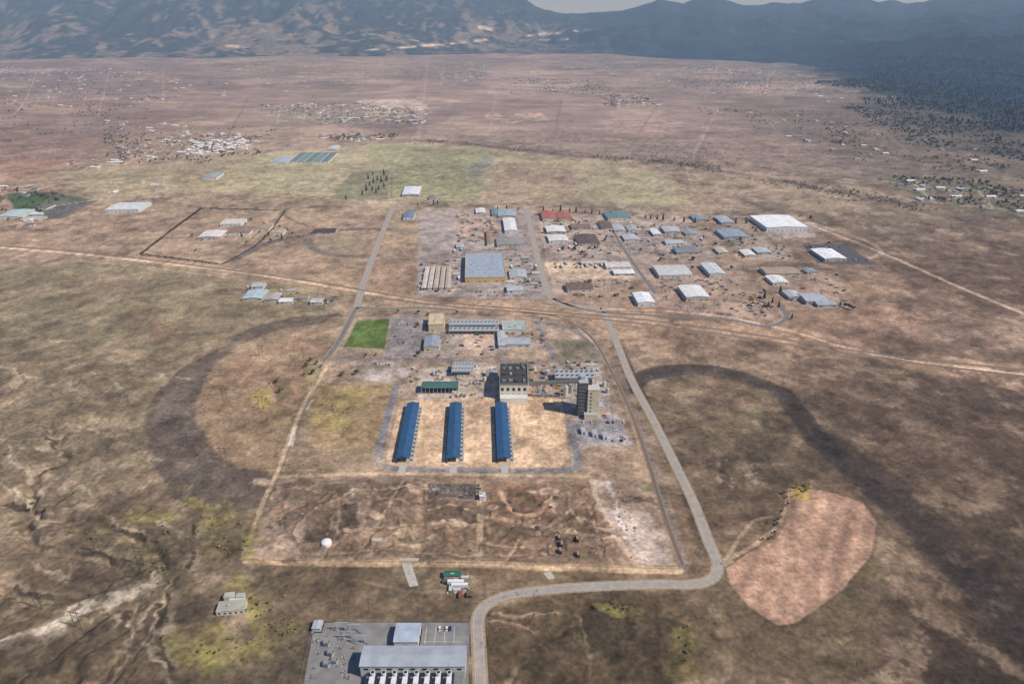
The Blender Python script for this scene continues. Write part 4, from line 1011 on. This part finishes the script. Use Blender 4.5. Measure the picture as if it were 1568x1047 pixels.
pos=inpoly([(1290,94),(1800,100),(1800,208),(1500,198),(1400,168),(1310,128)],12000,500,.38)
mass('distant_forest',pos,'conifer',(44,54,52),12,2.1,(.8,1.5),hill=True)
pos=inpoly([(1300,160),(1450,175),(1660,205),(1660,255),(1400,225)],1300,300,.48)
mass('scattered_woodland',pos,'b',(66,70,58),18,1.4,(.7,1.3),hill=True)
tq=[([(0,100),(260,105),(300,150),(180,180),(0,160)],600,250,.47),([(400,160),(550,158),(650,170),(650,192),(470,190)],300,120,.40),
([(150,205),(400,205),(400,240),(180,250)],320,120,.42),([(670,95),(740,95),(740,128),(672,130)],320,200,.36),([(740,118),(930,122),(930,146),(850,142)],420,160,.45),
([(925,142),(1015,146),(1010,166),(930,165)],240,160,.40),([(1000,98),(1240,105),(1300,150),(1100,150),(1010,125)],800,300,.5),([(1340,268),(1568,280),(1600,335),(1400,308)],260,80,.5),
([(1050,160),(1340,180),(1500,225),(1568,285),(1330,250),(1180,205)],220,140,.55),([(0,280),(90,288),(120,300),(70,335),(0,345)],80,60,.45),([(480,205),(600,205),(600,216),(500,218)],120,80,.45),
([(0,165),(400,190),(420,205),(150,210),(0,220)],160,150,.53),([(1080,325),(1260,330),(1300,400),(1110,400)],24,60,.5),([(850,335),(1060,345),(1090,400),(860,400)],30,50,.5),([(1260,196),(1300,198),(1320,222),(1270,220)],90,80,.4),([(1430,240),(1500,235),(1568,262),(1450,262)],80,60,.45),([(0,88),(640,88),(640,130),(0,140)],700,400,.5),([(640,80),(1200,88),(1200,150),(640,140)],800,400,.5)]
pos=[]
for q in tq: pos+=inpoly(*q)
mass('town_trees',pos,'b',(84,88,66),34,1.1,(.5,1.15))
pos=inpoly([(0,560),(330,560),(370,860),(480,1045),(0,1045)],1300,60,.51)+inpoly([(740,905),(1100,900),(1568,1000),(1568,1045),(740,1045)],400,60,.52)+inpoly([(380,600),(560,590),(480,690),(440,700)],80,40,.5)+inpoly([(1000,560),(1568,600),(1568,1000),(1340,900),(1340,760),(1240,720),(1060,700)],450,120,.54)+inpoly([(380,862),(700,870),(720,945),(480,945)],90,40,.5)
mass('sagebrush',pos,'b',(86,82,60),10,1.1,(.06,.2))
# houses
def town(quad,n,mind=24,ms=hs,name='house'): scatter(quad,n,ms,name,(0,H,-H,math.pi),.12,(.85,1.25),mind=mind)
town([(0,100),(260,108),(300,150),(180,176),(0,160)],160,40);town([(400,160),(550,158),(655,166),(655,190),(470,188)],170,25)
town([(180,225),(280,205),(400,205),(405,222),(330,240),(210,248)],90,24,hs);town([(290,215),(380,213),(370,228),(285,240)],50,20,[hs[2],hs[4]],'mobile_home')
town([(670,95),(740,95),(740,128),(672,130)],70,40);town([(760,118),(930,124),(930,144),(850,140)],50,40);town([(925,144),(1015,148),(1010,166),(930,165)],40,36)
town([(1000,98),(1240,108),(1320,160),(1100,150),(1010,125)],130,50);town([(1340,272),(1568,285),(1568,325),(1400,306)],40,26)
town([(1050,165),(1340,185),(1500,225),(1568,270),(1330,250),(1180,205)],60,50);town([(90,248),(180,235),(200,252),(110,262)],16,22);town([(480,206),(600,206),(600,216),(500,216)],20,26)
town([(0,282),(80,290),(60,300),(10,298)],8,26);town([(160,180),(330,195),(300,210),(150,205)],20,40);town([(340,92),(660,90),(640,110),(380,112)],60,90);town([(760,92),(1000,96),(1000,115),(780,112)],60,80);town([(0,335),(70,320),(60,345),(0,352)],6,20)
town([(130,285),(330,265),(300,285),(160,298)],6,40);town([(260,120),(640,115),(640,150),(300,150)],30,90)
# =====================================================  UTILITY POLES
pm=M('weathered_timber_pole',(84,72,60),.9,.2,2);wm_=M('power_cable',(70,68,66),.5,.05,1)
def hframe(p,rot):
    mb=MB()
    for s in(-2.6,2.6): mb.cyl(s,0,-3,.24,20,pm,8,.15)
    mb.beam((-5,0,15.4),(5,0,15.4),.2,pm);mb.beam((-2.6,0,13),(2.6,0,8),.1,pm);mb.beam((2.6,0,13),(-2.6,0,8),.1,pm)
    for s in(-4.6,0,4.6): mb.cyl(s,0,14,.14,1.3,bus,8)
    mb.obj('transmission_pole',(p[0],p[1],0),rot)
L1=[(60,930),(150,845),(285,683),(345,612),(400,545)];L2=[(120,960),(215,860),(343,705),(400,625),(450,560)]
for Ln in(L1,L2):
    P_=[G(*q) for q in Ln]
    for i,p in enumerate(P_):
        a=P_[max(0,i-1)];b=P_[min(len(P_)-1,i+1)];hframe(p,math.atan2(b[1]-a[1],b[0]-a[0])-H)
    for a,b in zip(P_[:-1],P_[1:]):
        mb=MB();d=Vector((b[0]-a[0],b[1]-a[1],0)).normalized();nn=Vector((-d.y,d.x,0))
        for s in(-4.6,0,4.6):
            prev=None
            for k in range(13):
                t=k/12;q=Vector((a[0]+(b[0]-a[0])*t,a[1]+(b[1]-a[1])*t,14-12*t*(1-t)))+nn*s
                if prev is not None: mb.beam(prev,q,.035,wm_)
                prev=q
        mb.obj('power_line_cable')
for lst in [[(612,330),(600,365),(588,400),(570,440)],[(938,500),(960,545),(985,600),(1015,660),(1045,720),(1075,790)],[(528,935),(565,935),(520,925)],[(825,340),(832,380),(845,420)]]:
    for q in lst:
        mb=MB();mb.cyl(0,0,0,.18,10,pm,8,.12);mb.beam((-1.2,0,9.2),(1.2,0,9.2),.08,pm)
        for s in(-1,0,1): mb.cyl(s,0,9.3,.07,.3,bus,6)
        mb.obj('utility_pole',(*G(*q),0))
# =====================================================  LIGHT / CAMERA
s=Vector((.80,-.32,.92)).normalized()
sun=bpy.data.lights.new('sun','SUN');sun.energy=4.4;sun.angle=math.radians(.6);sun.color=(1,.95,.88)
so=bpy.data.objects.new('sun',sun);bpy.context.scene.collection.objects.link(so);so.rotation_euler=s.to_track_quat('Z','Y').to_euler()
w=bpy.data.worlds.new('World');bpy.context.scene.world=w;w.use_nodes=True;nt=w.node_tree
sk=nt.nodes.new('ShaderNodeTexSky');sk.sky_type='NISHITA';sk.sun_disc=False
sk.sun_elevation=math.asin(s.z);sk.sun_rotation=math.atan2(s.x,s.y);sk.altitude=1500;sk.dust_density=.2;sk.air_density=1.0;sk.ozone_density=2
tint=nt.nodes.new('ShaderNodeVectorMath');tint.operation='MULTIPLY';tint.inputs[1].default_value=(.66,.80,1.14)
nt.links.new(sk.outputs[0],tint.inputs[0]);nt.links.new(tint.outputs[0],nt.nodes['Background'].inputs[0]);nt.nodes['Background'].inputs[1].default_value=.095
cam=bpy.data.cameras.new('camera');co=bpy.data.objects.new('camera',cam);bpy.context.scene.collection.objects.link(co)
cam.sensor_width=36;cam.lens=F/1568*36;cam.clip_end=200000;cam.clip_start=1
co.location=(0,0,CH);co.rotation_euler=(math.radians(90)-P,0,0)
sc=bpy.context.scene;sc.camera=co
sc.view_settings.view_transform='Standard';sc.view_settings.look='None';sc.view_settings.exposure=0
print('OBJ',len(bpy.data.objects))
